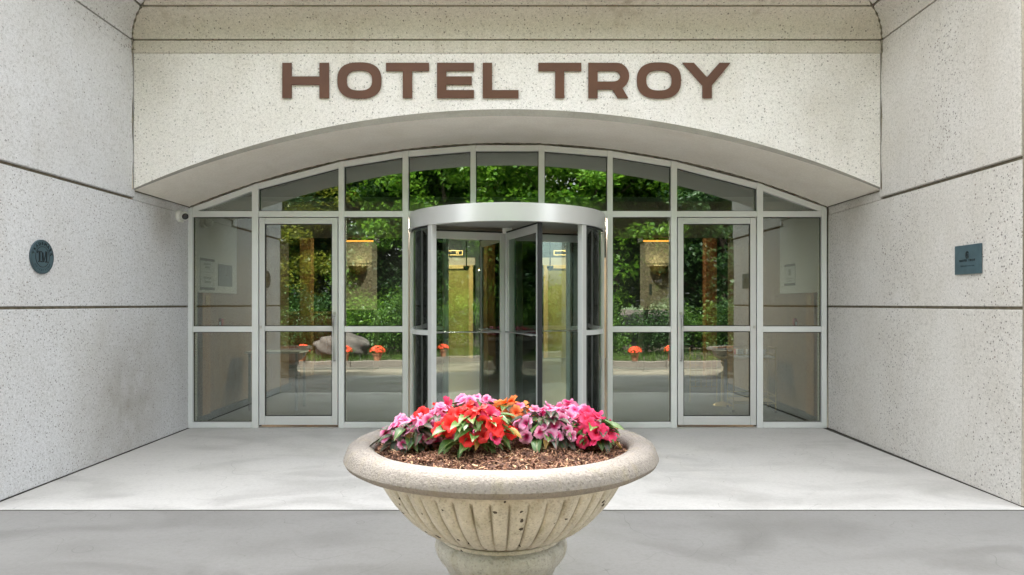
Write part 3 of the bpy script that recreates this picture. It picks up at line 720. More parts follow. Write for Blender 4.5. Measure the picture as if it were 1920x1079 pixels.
# sconce columns
for sx, lab in ((-1, 'left'), (1, 'right')):
    x = -2.82 if sx < 0 else 2.83
    t = thing('column', 'pale square lobby column carrying a bowl lamp, seen in the pane %s of the revolving door' % lab, 'column', (x, 6.0, 0))
    obj('shaft', MB().box(-.25, .25, 0, .5, 1.16, 2.45), M['beige'], t, bev=.008)
    obj('base', MB().box(-.28, .28, -.03, .53, 0, 1.14), M['darkwall'], t, bev=.008)
    obj('cap', MB().box(-.29, .29, -.04, .54, 2.46, 2.99), M['darkwall'], t, bev=.008)
    obj('groove', MB().box(-.251, .251, -.003, -.001, 1.21, 1.225).box(-.251, .251, -.003, -.001, 2.02, 2.05), M['joint'], t)
    if sx > 0: obj('switch', MB().box(-.17, -.12, -.01, -.001, 1.45, 1.66), M['darkplate'], t)
    t = thing('wall_lamp', 'dark half-bowl uplighter with a lit yellow lamp on the %s lobby column' % lab, 'lamp', (x+sx*-.02, 6.0, 1.98))
    prof_ = [(.02, -.16), (.10, -.14), (.15, -.09), (.18, 0)]
    g = MB().lathe(prof_, 24, caps=False); obj('bowl', g, M['elevframe'], t, sm=True, loc=(0, -.17, 0))
    obj('bulb', MB().lathe([(.001, -.03), (.05, -.03), (.06, .0), (.001, .01)], 16), M['lamp'], t, loc=(0, -.17, 0))
    t = thing('strip_light', 'amber strip light at the far edge of the vestibule ceiling, %s one' % lab, 'light', (sx*2.43, VE-.03, 2.30), group='amber strip lights')
    obj('housing', MB().box(-.24, .24, -.02, .02, .012, .048), M['gasket'], t); obj('lens', MB().box(-.235, .235, -.022, .018, -.012, .0115), M['strip'], t)
    t = thing('timber_post', 'square %s timber post inside, behind the %s swing door' % ('golden' if sx < 0 else 'red-brown', lab), 'post', (sx*3.6, 5.3, 0))
    obj('post', MB().box(-.1, .1, -.1, .1, 0, 2.9), M['wood'] if sx < 0 else M['redwood'], t, bev=.006)
    obj('plate', MB().box(-.03, .03, -.112, -.101, 1.55, 1.63), M['elevframe'], t)
# hanging lamps seen through the revolving door
for X, Y, Z, m_, lab in ((-.62, 11.0-2.2, 2.05, 'lamp', 'small lit white lamp seen through the left wings of the revolving door'), (.17, 8.6, 2.03, 'strip', 'small lit orange lamp just right of the centre post')):
    t = thing('pendant_lamp', lab, 'lamp', (X, Y, Z))
    obj('shade', MB().lathe([(.10, 0), (.03, .07), (.005, .09)], 20, caps=False), M['elevframe'], t, sm=True); obj('bulb', MB().lathe([(.001, -.01), (.06, -.005), (.06, .02), (.001, .02)], 16), M[m_], t)
    obj('cord', MB().lathe([(.004, .09), (.004, .945)], 6), M['black'], t)
# added ceiling lights that brighten the vestibule and lobby
def downlight(x, y, z, power, lab):
    t = thing('added_ceiling_light', lab, 'light', (x, y, z), group='added round ceiling lights inside')
    obj('trim', MB().lathe([(.11, -.012), (.11, 0), (.085, 0), (.085, -.012)], 24, caps=False), M['alu'], t); obj('lens', MB().lathe([(.001, -.006), (.084, -.006), (.084, -.002), (.001, -.002)], 24), M['downlight'], t)
    L = bpy.data.lights.new('light', 'AREA'); L.shape = 'DISK'; L.size = .17; L.energy = power; L.color = (1, .83, .62)
    lo = bpy.data.objects.new('light', L); COL.objects.link(lo); lo.parent = t; lo.location = (0, 0, -.02)
for x, y, z, p, lab in ((-.55, 2.0, 2.35, 16, 'added round downlight in the vestibule ceiling, left front'), (.55, 2.0, 2.35, 16, 'added round downlight in the vestibule ceiling, right front'),
                        (-1.4, 7.9, 3.0, 20, 'added round downlight in front of the left elevator'), (1.4, 7.9, 3.0, 20, 'added round downlight in front of the right elevator'),
                        (-2.3, 4.7, 2.98, 10, 'added round downlight before the left lobby column'), (2.3, 4.7, 2.98, 10, 'added round downlight before the right lobby column')):
    downlight(x, y, z, p, lab)
# boards, posters, pilasters, cans
def on_left(X, y0, y1, z0, z1, d0, d1):   # box on the left wall face
    return MB().box(X+d0, X+d1, y0, y1, z0, z1)
for sx, lab in ((-1, 'left'), (1, 'right')):
    t = thing('notice_board', 'tall pale board on the inner wall behind the %s side window' % lab, 'board', (sx*3.29, .68, 1.4))
    obj('panel', MB().box(*sorted((-sx*.002, -sx*.02)), -.56, .55, 0, .94), M['white'], t, bev=.003)
    X = sx*3.268
    y0, y1 = (.219, .58) if sx < 0 else (.764, 1.07)
    zt_, zb_ = (1.77, 1.43) if sx < 0 else (1.74, 1.49)
    t = thing('poster', ('white valet poster with dark bars on the left inner board' if sx < 0 else 'small white poster with an emblem on the right inner board'), 'poster', (X, (y0+y1)/2, zb_))
    hw = (y1-y0)/2; h = zt_-zb_
    obj('sheet', MB().box(*sorted((0, -sx*.004)), -hw, hw, 0, h), M['paper'], t)
    a, b = sorted((-sx*.0045, -sx*.006))
    obj('dark_bar', MB().box(a, b, -hw, hw, h-.028, h), M['ink'], t); obj('dark_bar', MB().box(a, b, -hw, hw, 0, .028), M['ink'], t)
    g = MB()
    if sx < 0:
        for k, (u, w_) in enumerate(((.27, .18), (.235, .12), (.12, .2), (.075, .16))):
            for q in range(5): g.box(a, b, -w_/2+q*w_/5, -w_/2+q*w_/5+w_/7, u, u+.022)
        g.box(a, b, -.14, .14, .19, .194)
    else:
        g.box(a, b, -.03, .03, .12, .19); g.box(a, b, -.08, .08, .075, .085); g.box(a, b, -.06, .06, .05, .058)
    obj('printed_lines', g, M['inkfaint'], t)
    t = thing('wood_pilaster', 'narrow oak pilaster with a switch plate behind the %s side window' % lab, 'pilaster', (sx*3.289, .32, 0))
    obj('board', MB().box(*sorted((0, -sx*.05)), -.10, .10, .09, 1.398), M['wood'], t, bev=.004); obj('switch_plate', MB().box(*sorted((-sx*.051, -sx*.057)), -.04, .04, 1.27, 1.37), M['elevframe'], t)
    cxn = px(408) if sx < 0 else px(1497)
    t = thing('drink_can', 'small red and silver can standing on the ledge of the %s side window' % lab, 'can', (cxn, .083, MR1+.001))
    obj('can_body', MB().lathe([(.020, 0), (.024, .006), (.024, .07), (.019, .08)], 20), M['red'], t, sm=True); obj('can_lid', MB().lathe([(.0195, .0805), (.0195, .083), (.001, .083)], 20), M['steel'], t)
    obj('can_label', MB().box(-.006, .008, -.0265, -.0245, .01, .045), M['white'], t)
t = thing('wall_plate', 'dark grey square plate beside the valet poster', 'plate', (-3.268, .875, 1.48))
obj('plate', MB().box(0, .006, -.195, .195, 0, .25), M['darkplate'], t); obj('emblem', MB().box(.0065, .008, -.04, .02, .15, .19).box(.0065, .008, -.09, .09, .10, .112), M['inkfaint'], t)
t = thing('reception_desk', 'red-brown timber reception desk behind the left swing door', 'desk', (-3.95, 6.9, 0))
obj('counter_top', MB().box(-.72, .62, -.38, .38, 1.08, 1.12), M['wood'], t, bev=.004)
for k in range(6): obj('front_panel', MB().box(-.68+k*.21, -.675+k*.21+.2, -.34, -.30, .08, 1.079), M['redwood'], t, bev=.003)
obj('plinth', MB().box(-.66, .56, -.30, .34, .002, .079), M['gasket'], t)
# white side table (left) and brass bar cart (right)
t = thing('side_table', 'white topped narrow table behind the left swing door', 'table', (-2.82, 1.35, 0))
obj('table_top', MB().box(-.33, .33, -.2, .2, .685, .705), M['white'], t, bev=.003)
for a in (-.28, .28):
    for b in (-.16, .16): obj('leg', MB().box(a-.012, a+.012, b-.012, b+.012, .002, .684), M['gasket'], t)
ct = thing('bar_cart', 'brass wire bar cart behind the right swing door', 'cart', (2.92, 1.22, 0), R(-8))
r_ = .009
for a in (-.24, .24):
    for b in (-.2, .2): obj('leg', MB().tube([(a, b, .03), (a, b, .76)], r_, 8), M['gold'], ct); obj('caster', MB().lathe([(.001, .002), (.016, .002), (.016, .028), (.001, .028)], 12), M['black'], ct, loc=(a, b, 0))
for z, nm in ((.655, 'top_shelf'), (.13, 'lower_shelf')):
    obj(nm, MB().box(-.23, .23, -.19, .19, z-.006, z), M['elevframe'] if z < .3 else M['whiteplastic'], ct)
for z in (.76, .68, .63, .20, .11):
    obj('rail', MB().tube([(-.24,-.2,z),(.24,-.2,z),(.24,.2,z),(-.24,.2,z),(-.24,-.2,z)], .007, 6), M['gold'], ct)
wr = thing('wire_rack', 'gold wire grid rack standing left of the bar cart', 'rack', (2.55, 1.95, 0))
for k in range(6): obj('wire', MB().tube([(-.17+k*.07, 0, .18), (-.17+k*.07, 0, .70)], .0035, 6), M['gold'], wr)
for k in range(8): obj('wire', MB().tube([(-.17, -.005, .2+k*.07), (.18, -.005, .2+k*.07)], .0035, 6), M['gold'], wr)
for x in (-.17, .18): obj('leg', MB().tube([(x, .01, .002), (x, .01, .71)], .009, 8), M['gold'], wr)
for k, (x, y, w_, lab) in enumerate(((-.14, -.05, .07, 'leftmost white box on the bar cart'), (-.02, -.02, .07, 'middle white box on the bar cart'), (.10, -.06, .09, 'wide white box at the right of the bar cart'))):
    p = Vector((x, y, 0)); p.rotate(Euler((0, 0, R(-8))))
    b = obj('white_box', MB().box(-w_/2, w_/2, -.035, .035, 0, .08), M['whiteplastic'], bev=.004, loc=(2.92+p.x, 1.22+p.y, .657)); tag(b, lab, 'box', 'white boxes on the bar cart')
b = obj('bowl', MB().lathe([(.03, 0), (.035, .005), (.09, .05), (.13, .07), (.125, .072), (.08, .052), (.001, .012)], 28), M['whiteplastic'], sm=True, loc=(2.70, 1.62, .62)); tag(b, 'shallow white bowl on the round table behind the bar cart', 'bowl')
t = thing('round_table', 'small dark round table holding the white bowl behind the bar cart', 'table', (2.70, 1.62, 0))
obj('table_top', MB().lathe([(.001, .60), (.17, .60), (.17, .618), (.001, .618)], 28), M['gold'], t); obj('pedestal', MB().lathe([(.12, .002), (.10, .02), (.02, .05), (.02, .599)], 20), M['gold'], t, sm=True)
t = thing('pumpkin', 'small orange pumpkin behind the white boxes on the bar cart', 'pumpkin', (2.80, 1.36, .657))
obj('flesh', MB().lathe([(.01, 0), (.045, .01), (.06, .04), (.045, .07), (.008, .075)], 32, rf=lambda r, z, a: r*(1+.06*math.cos(8*a))), M['orange'], t, sm=True); obj('stalk', MB().tube([(0, 0, .07), (.005, 0, .10)], .006, 6), M['bark'], t)

# ------------------------------------------------------------------ plaques and security camera
def text_mesh(body, size, extr, mat, spacing=1):
    cu = bpy.data.curves.new('text', 'FONT'); cu.body = body; cu.size = size; cu.extrude = extr; cu.align_x = 'CENTER'; cu.align_y = 'CENTER'; cu.space_character = spacing; cu.resolution_u = 3
    o = bpy.data.objects.new('tmp', cu); COL.objects.link(o)
    me = bpy.data.meshes.new_from_object(o.evaluated_get(bpy.context.evaluated_depsgraph_get())); bpy.data.objects.remove(o)
    me.materials.clear(); me.materials.append(mat); return me
pl = thing('oval_plaque', 'round slate blue plaque with a TM monogram on the left wall', 'plaque', (-3.288, -2.272, 1.61))
pl.rotation_euler = (R(90), 0, R(90))            # local xy is the face, local z points into the court
def disc(r0, r1, z0, z1, n=64): return MB().lathe([(r0, z0), (r1, z0), (r1, z1), (r0, z1)], n, caps=(r0 < .002))
obj('disc', disc(.001, .12, 0, .012), M['teal'], pl, bev=.002)
obj('ring', disc(.112, .1195, .0125, .0145), M['teal_mid'], pl); obj('ring', disc(.070, .074, .0125, .014), M['teal_dark'], pl)
# serif TM monogram
g = MB()
def bar(x0, x1, y0, y1): g.box(x0, x1, y0, y1, .0125, .0155)
bar(-.055, -.008, .032, .040); bar(-.055, -.051, .022, .0319); bar(-.038, -.026, -.031, .0319); bar(-.045, -.019, -.038, -.0311)
bar(.036, .047, -.031, .040); bar(.029, .056, -.038, -.0311); bar(-.006, -.002, -.031, .031); bar(-.012, .005, -.038, -.0311); bar(.028, .0355, .034, .040)
g.hexa([(.010,-.036,.0125),(.016,-.036,.0125),(.016,-.036,.0155),(.010,-.036,.0155),(-.0075,.0315,.0125),(.006,.0315,.0125),(.006,.0315,.0155),(-.0075,.0315,.0155)])
g.hexa([(.0125,-.036,.0126),(.0165,-.036,.0126),(.0165,-.036,.0154),(.0125,-.036,.0154),(.0325,.034,.0126),(.0355,.034,.0126),(.0355,.034,.0154),(.0325,.034,.0154)])
obj('monogram', g, M['teal_dark'], pl)
for k, ch in enumerate('TRADEMARK'):
    a = R(90+76-19*k); me = text_mesh(ch, .032, .0015, M['teal_dark']); me.transform(Matrix.Rotation(a-R(90), 4, 'Z'))
    obj('character', me, None, pl, loc=(.093*math.cos(a), .093*math.sin(a), .014))
for k, ch in enumerate('COLLECTION'):
    a = R(270-54+12*k); me = text_mesh(ch, .019, .001, M['teal_mid']); me.transform(Matrix.Rotation(a+R(90), 4, 'Z'))
    obj('character', me, None, pl, loc=(.093*math.cos(a), .093*math.sin(a), .0135))
pr = thing('rectangular_plaque', 'rectangular slate blue plaque with an oval emblem on the right wall', 'plaque', (XR(-2.27)-.004, -2.27, 1.592))
pr.rotation_euler = (R(90), 0, R(-90)-math.atan(.02))
obj('plate', MB().box(-.143, .143, -.103, .103, 0, .012), M['teal'], pr, bev=.002)
g = disc(.017, .021, .0125, .014, 32); g.v = [(x*1.0-.0, y*1.25+.032, z) for x, y, z in g.v]
g.box(-.003, .003, .012, .055, .0125, .014).box(-.012, .012, .046, .050, .0125, .014); g.box(-.009, -.004, .022, .044, .0125, .0135).box(.004, .008, .018, .038, .0125, .0135)
obj('emblem', g, M['teal_dark'], pr)
obj('lettering', text_mesh('HOTEL TROY', .024, .001, M['teal_dark'], 1.25), None, pr, loc=(0, -.008, .0135))
obj('lettering', text_mesh('TRADEMARK COLLECTION', .010, .0006, M['teal_mid'], 1.3), None, pr, loc=(0, -.045, .013))

sc_ = thing('security_camera', 'white ball security camera on the left wall beside the glass', 'camera', (-3.289, -.225, 2.153))
g = MB().lathe([(.0, 0), (.056, 0), (.056, .022), (.048, .034), (.0, .034)], 28); me = g.mesh('mount', M['whiteplastic']); me.transform(Matrix.Rotation(R(90), 4, 'Y')); obj('mount', me, None, sc_, sm=True)
ax = Vector((.62, -.74, -.26)).normalized(); q = ax.to_track_quat('Z', 'Y').to_matrix().to_4x4()
g = MB().lathe([(.0, -.045)]+[(.046*math.sin(R(a)), -.046*math.cos(R(a))) for a in range(15, 125, 12)]+[(.036, .034), (.033, .036), (.033, .026), (.0, .026)], 28); me = g.mesh('ball', M['whiteplastic']); me.transform(q)
obj('ball', me, None, sc_, sm=True, loc=(.068, -.012, 0))
g = MB().lathe([(.0, .027), (.032, .027), (.028, .034), (.014, .037), (.0, .037)], 24); me = g.mesh('lens', M['black']); me.transform(q); obj('lens', me, None, sc_, sm=True, loc=(.068, -.012, 0))
obj('bracket', MB().box(.0, .05, -.02, .02, -.062, -.045), M['whiteplastic'], sc_, bev=.004)

# ------------------------------------------------------------------ planter
PC = (-.027, CAMY+2.717, 0)
def build_planter():
    p = thing('planter', 'large round stone bowl planter with fluted sides in front of the revolving door', 'planter', PC)
    rim = [(.500, .690), (.487, .715), (.486, .733), (.494, .746), (.512, .754), (.540, .756), (.566, .750), (.587, .737), (.600, .703), (.592, .688), (.572, .677), (.540, .671), (.490, .677)]
    obj('rim', MB().lathe(rim, 128, caps=False, rf=lambda r, z, a: r*(1+.0025*math.sin(5*a+1)+.0015*math.sin(13*a))), M['prim'], p, sm=True)
    # fluted bowl
    prof_ = [(.500, .680), (.496, .668), (.486, .660)]
    ctl = [(.476, .652), (.466, .630), (.453, .605), (.434, .573), (.410, .538), (.381, .503), (.349, .470), (.313, .441), (.274, .418), (.232, .405)]
    for k in range(28):
        t = k/27*(len(ctl)-1); i = min(int(t), len(ctl)-2); u = t-i; prof_.append((ctl[i][0]*(1-u)+ctl[i+1][0]*u, ctl[i][1]*(1-u)+ctl[i+1][1]*u))
    prof_ += [(.228, .400), (.236, .396), (.238, .388), (.232, .380), (.20, .378)]
    NF = 46
    def rf(r, z, a):
        if z > .651 or z < .407: return r
        t = (.652-z)/.247; ph = (a*NF/(2*math.pi)) % 1; u = abs(ph-.5)*2
        edge = max(0, min(1, (u-.74)/.22)); edge = edge*edge*(3-2*edge)
        arch = .035*(1+1.3*u*u)
        on = max(0, min(1, (t-arch)/.03))*max(0, min(1, (1.0-t)/.05))
        rnd = .5+.5*math.sin(a*7.3+z*20)
        return r+on*(.006*math.cos(u*math.pi/2)-.0085*edge*(.5+.8*rnd))
    obj('bowl', MB().lathe(prof_, 640, caps=False, rf=rf), M['pbowl'], p, sm=True)
    ped = [(.19, .385), (.235, .384), (.252, .370), (.256, .350), (.250, .325), (.236, .302), (.214, .275), (.200, .24), (.196, .20), (.205, .16), (.235, .12), (.285, .095), (.30, .085), (.305, .06), (.30, .04), (.32, .035), (.325, .0)]
    obj('pedestal', MB().lathe(ped, 96, caps=False, rf=lambda r, z, a: r*(1+.004*math.sin(9*a+z*30)+.003*math.sin(23*a-z*50))), M['pped'], p, sm=True)
    # mulch: lumpy mound and loose chips
    rnd = random.Random(3); g = MB(); nr, na = 30, 90
    def hz(x, y):
        r = math.hypot(x, y)
        return .727+.026*(1-(r/.49)**2)+.010*math.sin(x*21+1)*math.cos(y*19)+.006*math.sin(x*53)*math.sin(y*47+2)-.012*max(0, (r-.43)/.06)
    for j in range(nr+1):
        for k in range(na):
            r = .492*j/nr; a = 2*math.pi*k/na; x, y = r*math.cos(a), r*math.sin(a); g.v.append((x, y, hz(x, y)-.004))
    for j in range(nr):
        for k in range(na): k2 = (k+1) % na; g.f.append((j*na+k, (j+1)*na+k, (j+1)*na+k2, j*na+k2)); g.mi.append(0)
    for _ in range(9000):
        r = .488*math.sqrt(rnd.random()); a = rnd.random()*2*math.pi; x, y = r*math.cos(a), r*math.sin(a)
        L = rnd.uniform(.004, .015); W = rnd.uniform(.0015, .0045); T = rnd.uniform(.0008, .0025)
        m4 = Matrix.Translation((x, y, hz(x, y)+rnd.uniform(-.003, .006))) @ Euler((rnd.gauss(0, .5), rnd.gauss(0, .5), rnd.random()*6.3)).to_matrix().to_4x4()
        q = rnd.random(); g.cur = 0 if q < .30 else 1 if q < .66 else 2 if q < .92 else 3
        vs_ = [m4 @ Vector(v) for v in ((-L,-W,0),(L,-W*.6,0),(L*.9,W,0),(-L*.8,W*.7,0),(-L*.9,0,T),(L*.9,0,T))]
        g.add(vs_, [(0,1,5,4),(1,2,5),(2,3,4,5),(3,0,4)])
    o = obj('mulch', g, [M['bark0'], M['bark1'], M['bark2'], M['bark3']], p, kind='stuff')
    return p, hz
planter, hz = build_planter()

# ------------------------------------------------------------------ impatiens
def petal_pts(L, W, lift, curl):
    # 3 columns x 4 rows heart-ish petal growing along +y
    rows = [(0.06, .10), (.35, .62), (.72, 1.0), (1.0, .62)]
    vs_ = []
    for t, w in rows:
        for c in (-1, 0, 1):
            yy = L*(t if not (c == 0 and t == 1.0) else .92); z = lift*math.sin(t*1.8)-curl*t*t+(.0 if c == 0 else .10*L*t)
            vs_.append((c*w*W/2, yy, z))
    fs = []
    for j in range(3):
        for i in range(2): a = j*3+i; fs.append((a, a+1, a+4, a+3))
    return vs_, fs
def blossom_mesh(seed, mat, cup):
    rnd = random.Random(seed); g = MB()
    for k in range(5):
        vs_, fs = petal_pts(rnd.uniform(.024, .029), rnd.uniform(.027, .033), .008+cup, .004+rnd.uniform(0, .006))
        m4 = Matrix.Rotation(2*math.pi*k/5+rnd.uniform(-.12, .12), 4, 'Z') @ Matrix.Translation((0, 0, .0016*(k % 3))) @ Matrix.Rotation(rnd.uniform(-.15, .25), 4, 'X')
        g.add([m4 @ Vector(v) for v in vs_], fs)
    g.lathe([(.0025, .002), (.003, .006), (.0005, .009)], 5, caps=False)
    me = g.mesh('blossom', mat); 
    for p in me.polygons: p.use_smooth = True
    return me
def leaf_mesh(seed, mat):
    rnd = random.Random(seed); g = MB(); L = .085; W = rnd.uniform(.030, .037); dr = rnd.uniform(.010, .028)
    rows = [(0, .06), (.18, .62), (.42, 1.0), (.68, .80), (.88, .38), (1.0, .0)]
    for t, w in rows:
        z = .010*math.sin(t*3)-dr*t*t
        for c in (-1, 0, 1): g.v.append((c*w*W/2, L*t, z+(abs(c)*w*.007)+.0015*math.sin(t*17+c)*abs(c)))
    for j in range(len(rows)-1):
        for i in range(2): a = j*3+i; g.f.append((a, a+1, a+4, a+3)); g.mi.append(0)
    me = g.mesh('leaf', mat)
    for p in me.polygons: p.use_smooth = True
    return me
BL = {k: [blossom_mesh(11+i+hash_, M[k], .003*i) for i in range(4)] for hash_, k in enumerate(('pink', 'crimson', 'scarlet', 'orangep'))}
LF = {k: [leaf_mesh(50+i, M[k]) for i in range(4)] for k in ('leafg', 'leafd', 'leafy')}
def impatiens(label, lx, ly, rx, ry, h, cols, leafs, nb, nl, seed, bias=0):
    rnd = random.Random(seed); z0 = hz(lx, ly)-.004
    p = thing('impatiens_plant', label, 'flower', (PC[0]+lx, PC[1]+ly, z0), group='impatiens in the stone planter')
    # stems
    for k in range(9):
        a = rnd.random()*6.28; r = rnd.uniform(.3, .85); ex, ey = rx*r*math.cos(a), ry*r*math.sin(a)
        obj('stem', MB().tube([(rnd.uniform(-.015, .015), rnd.uniform(-.015, .015), -.01), (ex*.45, ey*.45, h*.45), (ex, ey, h*.86*math.sqrt(max(.05, 1-r*r*.8)))], [.005, .004, .0025], 6), M['stem'], p, sm=True)
    # leaves: a skirt that fills the dome
    for k in range(nl):
        a = rnd.uniform(0, 6.28) if rnd.random() < .35 else rnd.uniform(-2.9, -.25)
        t = rnd.random(); lev = t**.8
        r = rnd.uniform(.25, .85)*(1-.40*lev); cx_, cy_ = rx*r*math.cos(a), ry*r*math.sin(a); cz = h*(.10+.74*lev)
        q = rnd.random(); kind = leafs[0] if q < .68 else leafs[1] if q < .95 else 'leafy'
        o = bpy.data.objects.new('leaf', rnd.choice(LF[kind])); COL.objects.link(o); o.parent = p; o.location = (cx_, cy_, cz)
        o.rotation_euler = Euler((rnd.uniform(-.75, .25)+.15*lev, rnd.uniform(-.4, .4), a-math.pi/2+rnd.uniform(-.5, .5)), 'XYZ'); s_ = rnd.uniform(.60, 1.15); o.scale = (s_*rnd.uniform(.9, 1.25), s_, s_)
    # blossoms over the dome, denser on top
    placed = []; tries = 0
    while len(placed) < nb and tries < 4000:
        tries += 1
        a = rnd.uniform(0, 6.28); el = math.asin(rnd.uniform(.30, 1.0)); ce = math.cos(el)
        q = Vector((rx*ce*math.cos(a), ry*ce*math.sin(a), h*math.sin(el)*rnd.uniform(.82, 1.04)))
        if any((q-v).length < .0225 for v in placed): continue
        placed.append(q)
        nrm = Vector((math.cos(a)*ce, math.sin(a)*ce-.45, math.sin(el)*.9+.25)).normalized(); nrm += Vector((rnd.gauss(0, .42), rnd.gauss(0, .42), rnd.gauss(0, .3))); nrm.normalize()
        col = cols[0] if rnd.random() < .8 or len(cols) < 2 else rnd.choice(cols[1:])
        o = bpy.data.objects.new('blossom', rnd.choice(BL[col])); COL.objects.link(o); o.parent = p; o.location = q
        m3 = nrm.to_track_quat('Z', 'Y') ; o.rotation_euler = (m3.to_matrix() @ Matrix.Rotation(rnd.random()*6.28, 3, 'Z')).to_euler()
        s_ = rnd.uniform(.70, 1.15); o.scale = (s_, s_, s_)
        if col != 'pink': o.scale = (s_*1.22, s_*1.22, s_*1.7)
    return p
impatiens('pale pink impatiens at the left rim of the planter', -.345, -.09, .10, .09, .115, ['pink', 'pink'], ('leafd', 'leafg'), 30, 52, 1)
impatiens('pink and white impatiens right behind the leftmost plant', -.225, -.05, .12, .09, .135, ['pink', 'pink', 'crimson', 'scarlet'], ('leafd', 'leafg'), 42, 36, 2)
impatiens('crimson impatiens at the back left of the planter', -.215, .09, .10, .07, .125, ['scarlet', 'crimson'], ('leafg', 'leafy'), 22, 16, 3)
impatiens('bright red impatiens with large green leaves at the front centre', -.095, -.17, .145, .10, .140, ['scarlet', 'crimson', 'crimson', 'scarlet'], ('leafg', 'leafg'), 34, 90, 4)
impatiens('pink impatiens at the back beside the orange one', -.110, .14, .105, .08, .150, ['pink', 'crimson', 'pink'], ('leafg', 'leafd'), 40, 30, 5)
impatiens('orange impatiens at the back centre of the planter', .040, .09, .105, .07, .140, ['orangep', 'orangep', 'orangep', 'pink'], ('leafg', 'leafd'), 30, 34, 6)
impatiens('pink impatiens with dark bronze leaves, right of centre', .175, -.06, .130, .13, .145, ['pink', 'pink', 'crimson'], ('leafd', 'leafg'), 48, 96, 7)
impatiens('pale pink impatiens at the back right of the planter', .275, .03, .10, .08, .150, ['pink', 'pink', 'crimson'], ('leafd', 'leafg'), 36, 30, 8)
impatiens('crimson impatiens at the right rim of the planter', .345, -.06, .085, .11, .118, ['crimson', 'scarlet', 'crimson', 'pink'], ('leafg', 'leafd'), 32, 48, 9)
# a few bigger leaves resting on the mulch between the clumps
# ------------------------------------------------------------------ court behind the camera (mirrored in the glass)
for x, y, z, lab in ((-3.85, -5.0, 0, 'empty stone bowl planter at the left of the driveway, mirrored in the left door'), (3.9, -5.0, 0, 'stone bowl planter at the right of the driveway, mirrored in the right door')):
    dup(planter, (x, y, z), lab, .3, .70)
def leaf_cloud(seed, clumps, per, spread, size, flat=1.0):
    rnd = random.Random(seed); g = MB()
    for (cx_, cy_, cz, cr) in clumps:
        for _ in range(per):
            d = Vector((rnd.gauss(0, 1), rnd.gauss(0, 1), rnd.gauss(0, 1))).normalized()*cr*rnd.random()**.45
            p = Vector((cx_, cy_, cz))+Vector((d.x, d.y, d.z*flat)); L = size*rnd.uniform(.6, 1.3); W = L*rnd.uniform(.5, .8)
            e = Euler((rnd.gauss(0, .6), rnd.gauss(0, .6), rnd.random()*6.3)).to_matrix()
            g.add([p+e@Vector(v) for v in ((-L/2,0,0),(0,-W/2,.0),(L/2,0,-L*.12),(0,W/2,0))], [(0,1,2,3)])
    return g
def tree_geo(seed, H, crown_r, base, n_cl, per, leaf, mat):
    rnd = random.Random(seed); tr = MB(); tips = []
    pts = [(0, 0, -.3)]; x = y = 0
    for k in range(1, 9): x += rnd.uniform(-.12, .12); y += rnd.uniform(-.12, .12); pts.append((x, y, H*.85*k/8))
    tr.tube(pts, [.20*(1-.085*k)*H/10 for k in range(9)], 10)
    for k in range(13):
        t = rnd.uniform(.22, .92); i = int(t*8); b0 = Vector(pts[i]); a = k*2.4+rnd.uniform(-.4, .4); L = crown_r*rnd.uniform(.55, .95)*(1.15-t*.5)
        e = b0+Vector((math.cos(a)*L, math.sin(a)*L, L*rnd.uniform(.25, .75))); m_ = (b0+e)/2+Vector((0, 0, -L*.08))
        tr.tube([b0, m_, e], [.07*H/10, .045*H/10, .015*H/10], 6); tips += [e, m_, (m_+e)/2]
    cl = []
    for _ in range(n_cl):
        if rnd.random() < .5: p = rnd.choice(tips)+Vector((rnd.gauss(0, .5), rnd.gauss(0, .5), rnd.gauss(0, .35)))
        else:
            a = rnd.random()*6.28; t = rnd.uniform(base, 1); rr = crown_r*math.sqrt(max(0, 1-((t-.55)/.5)**2))*rnd.uniform(.5, 1)
            p = Vector((math.cos(a)*rr, math.sin(a)*rr, H*t))
        cl.append((p.x, p.y, p.z, rnd.uniform(.35, .8)))
    g = leaf_cloud(seed+1, cl, per, 1, leaf, .55)
    return tr.mesh('trunk', M['bark']), g.mesh('crown', M[mat])
kinds = [tree_geo(21, 8, 2.9, .12, 240, 150, .15, 'tree'), tree_geo(31, 7, 2.7, .1, 200, 150, .13, 'treeyel'), tree_geo(41, 9, 2.4, .05, 280, 130, .14, 'treedark')]
spots = [(-1.9,-14.2,0,'slim maple just left of the entrance axis'),(-.9,-15.8,0,'maple with a dark forked trunk near the axis'),(2.3,-14.6,0,'maple right of the entrance axis'),(3.6,-16.5,0,'bright maple mirrored right of the revolving door'),
         (-4.6,-15.5,2,'dark conifer mirrored in the left panes'),(-7.2,-14.0,1,'yellowing tree at the left of the drive'),(-6.0,-18.5,2,'tall dark tree behind the yellowing one'),(6.6,-14.4,2,'dark tree mirrored in the right door'),
         (5.2,-19.5,0,'tall maple behind the right shrubs'),(9.2,-16.0,0,'maple at the far right of the drive'),(-10.5,-16.5,0,'maple at the far left of the drive'),(0.8,-20.5,1,'yellowing tree at the back of the axis'),
         (-2.6,-21.0,2,'dark tree at the back left of the axis'),(8.6,-21.5,2,'dark tree at the back right'),(12.5,-19.0,1,'yellowing tree at the right end of the court'),(-13.5,-20.0,2,'dark tree at the left end of the court'),(-9.3,-22.5,0,'maple at the back left corner of the court')]
for k, (x, y, kd, lab) in enumerate(spots):
    t = thing('tree', lab, 'tree', (x, y, .2), k*1.3, 'trees across the drive'); s_ = .9+.25*random.random(); t.scale = (s_, s_, s_)
    for nm, me in (('trunk', kinds[kd][0]), ('crown', kinds[kd][1])):
        o = bpy.data.objects.new(nm, me); COL.objects.link(o); o.parent = t
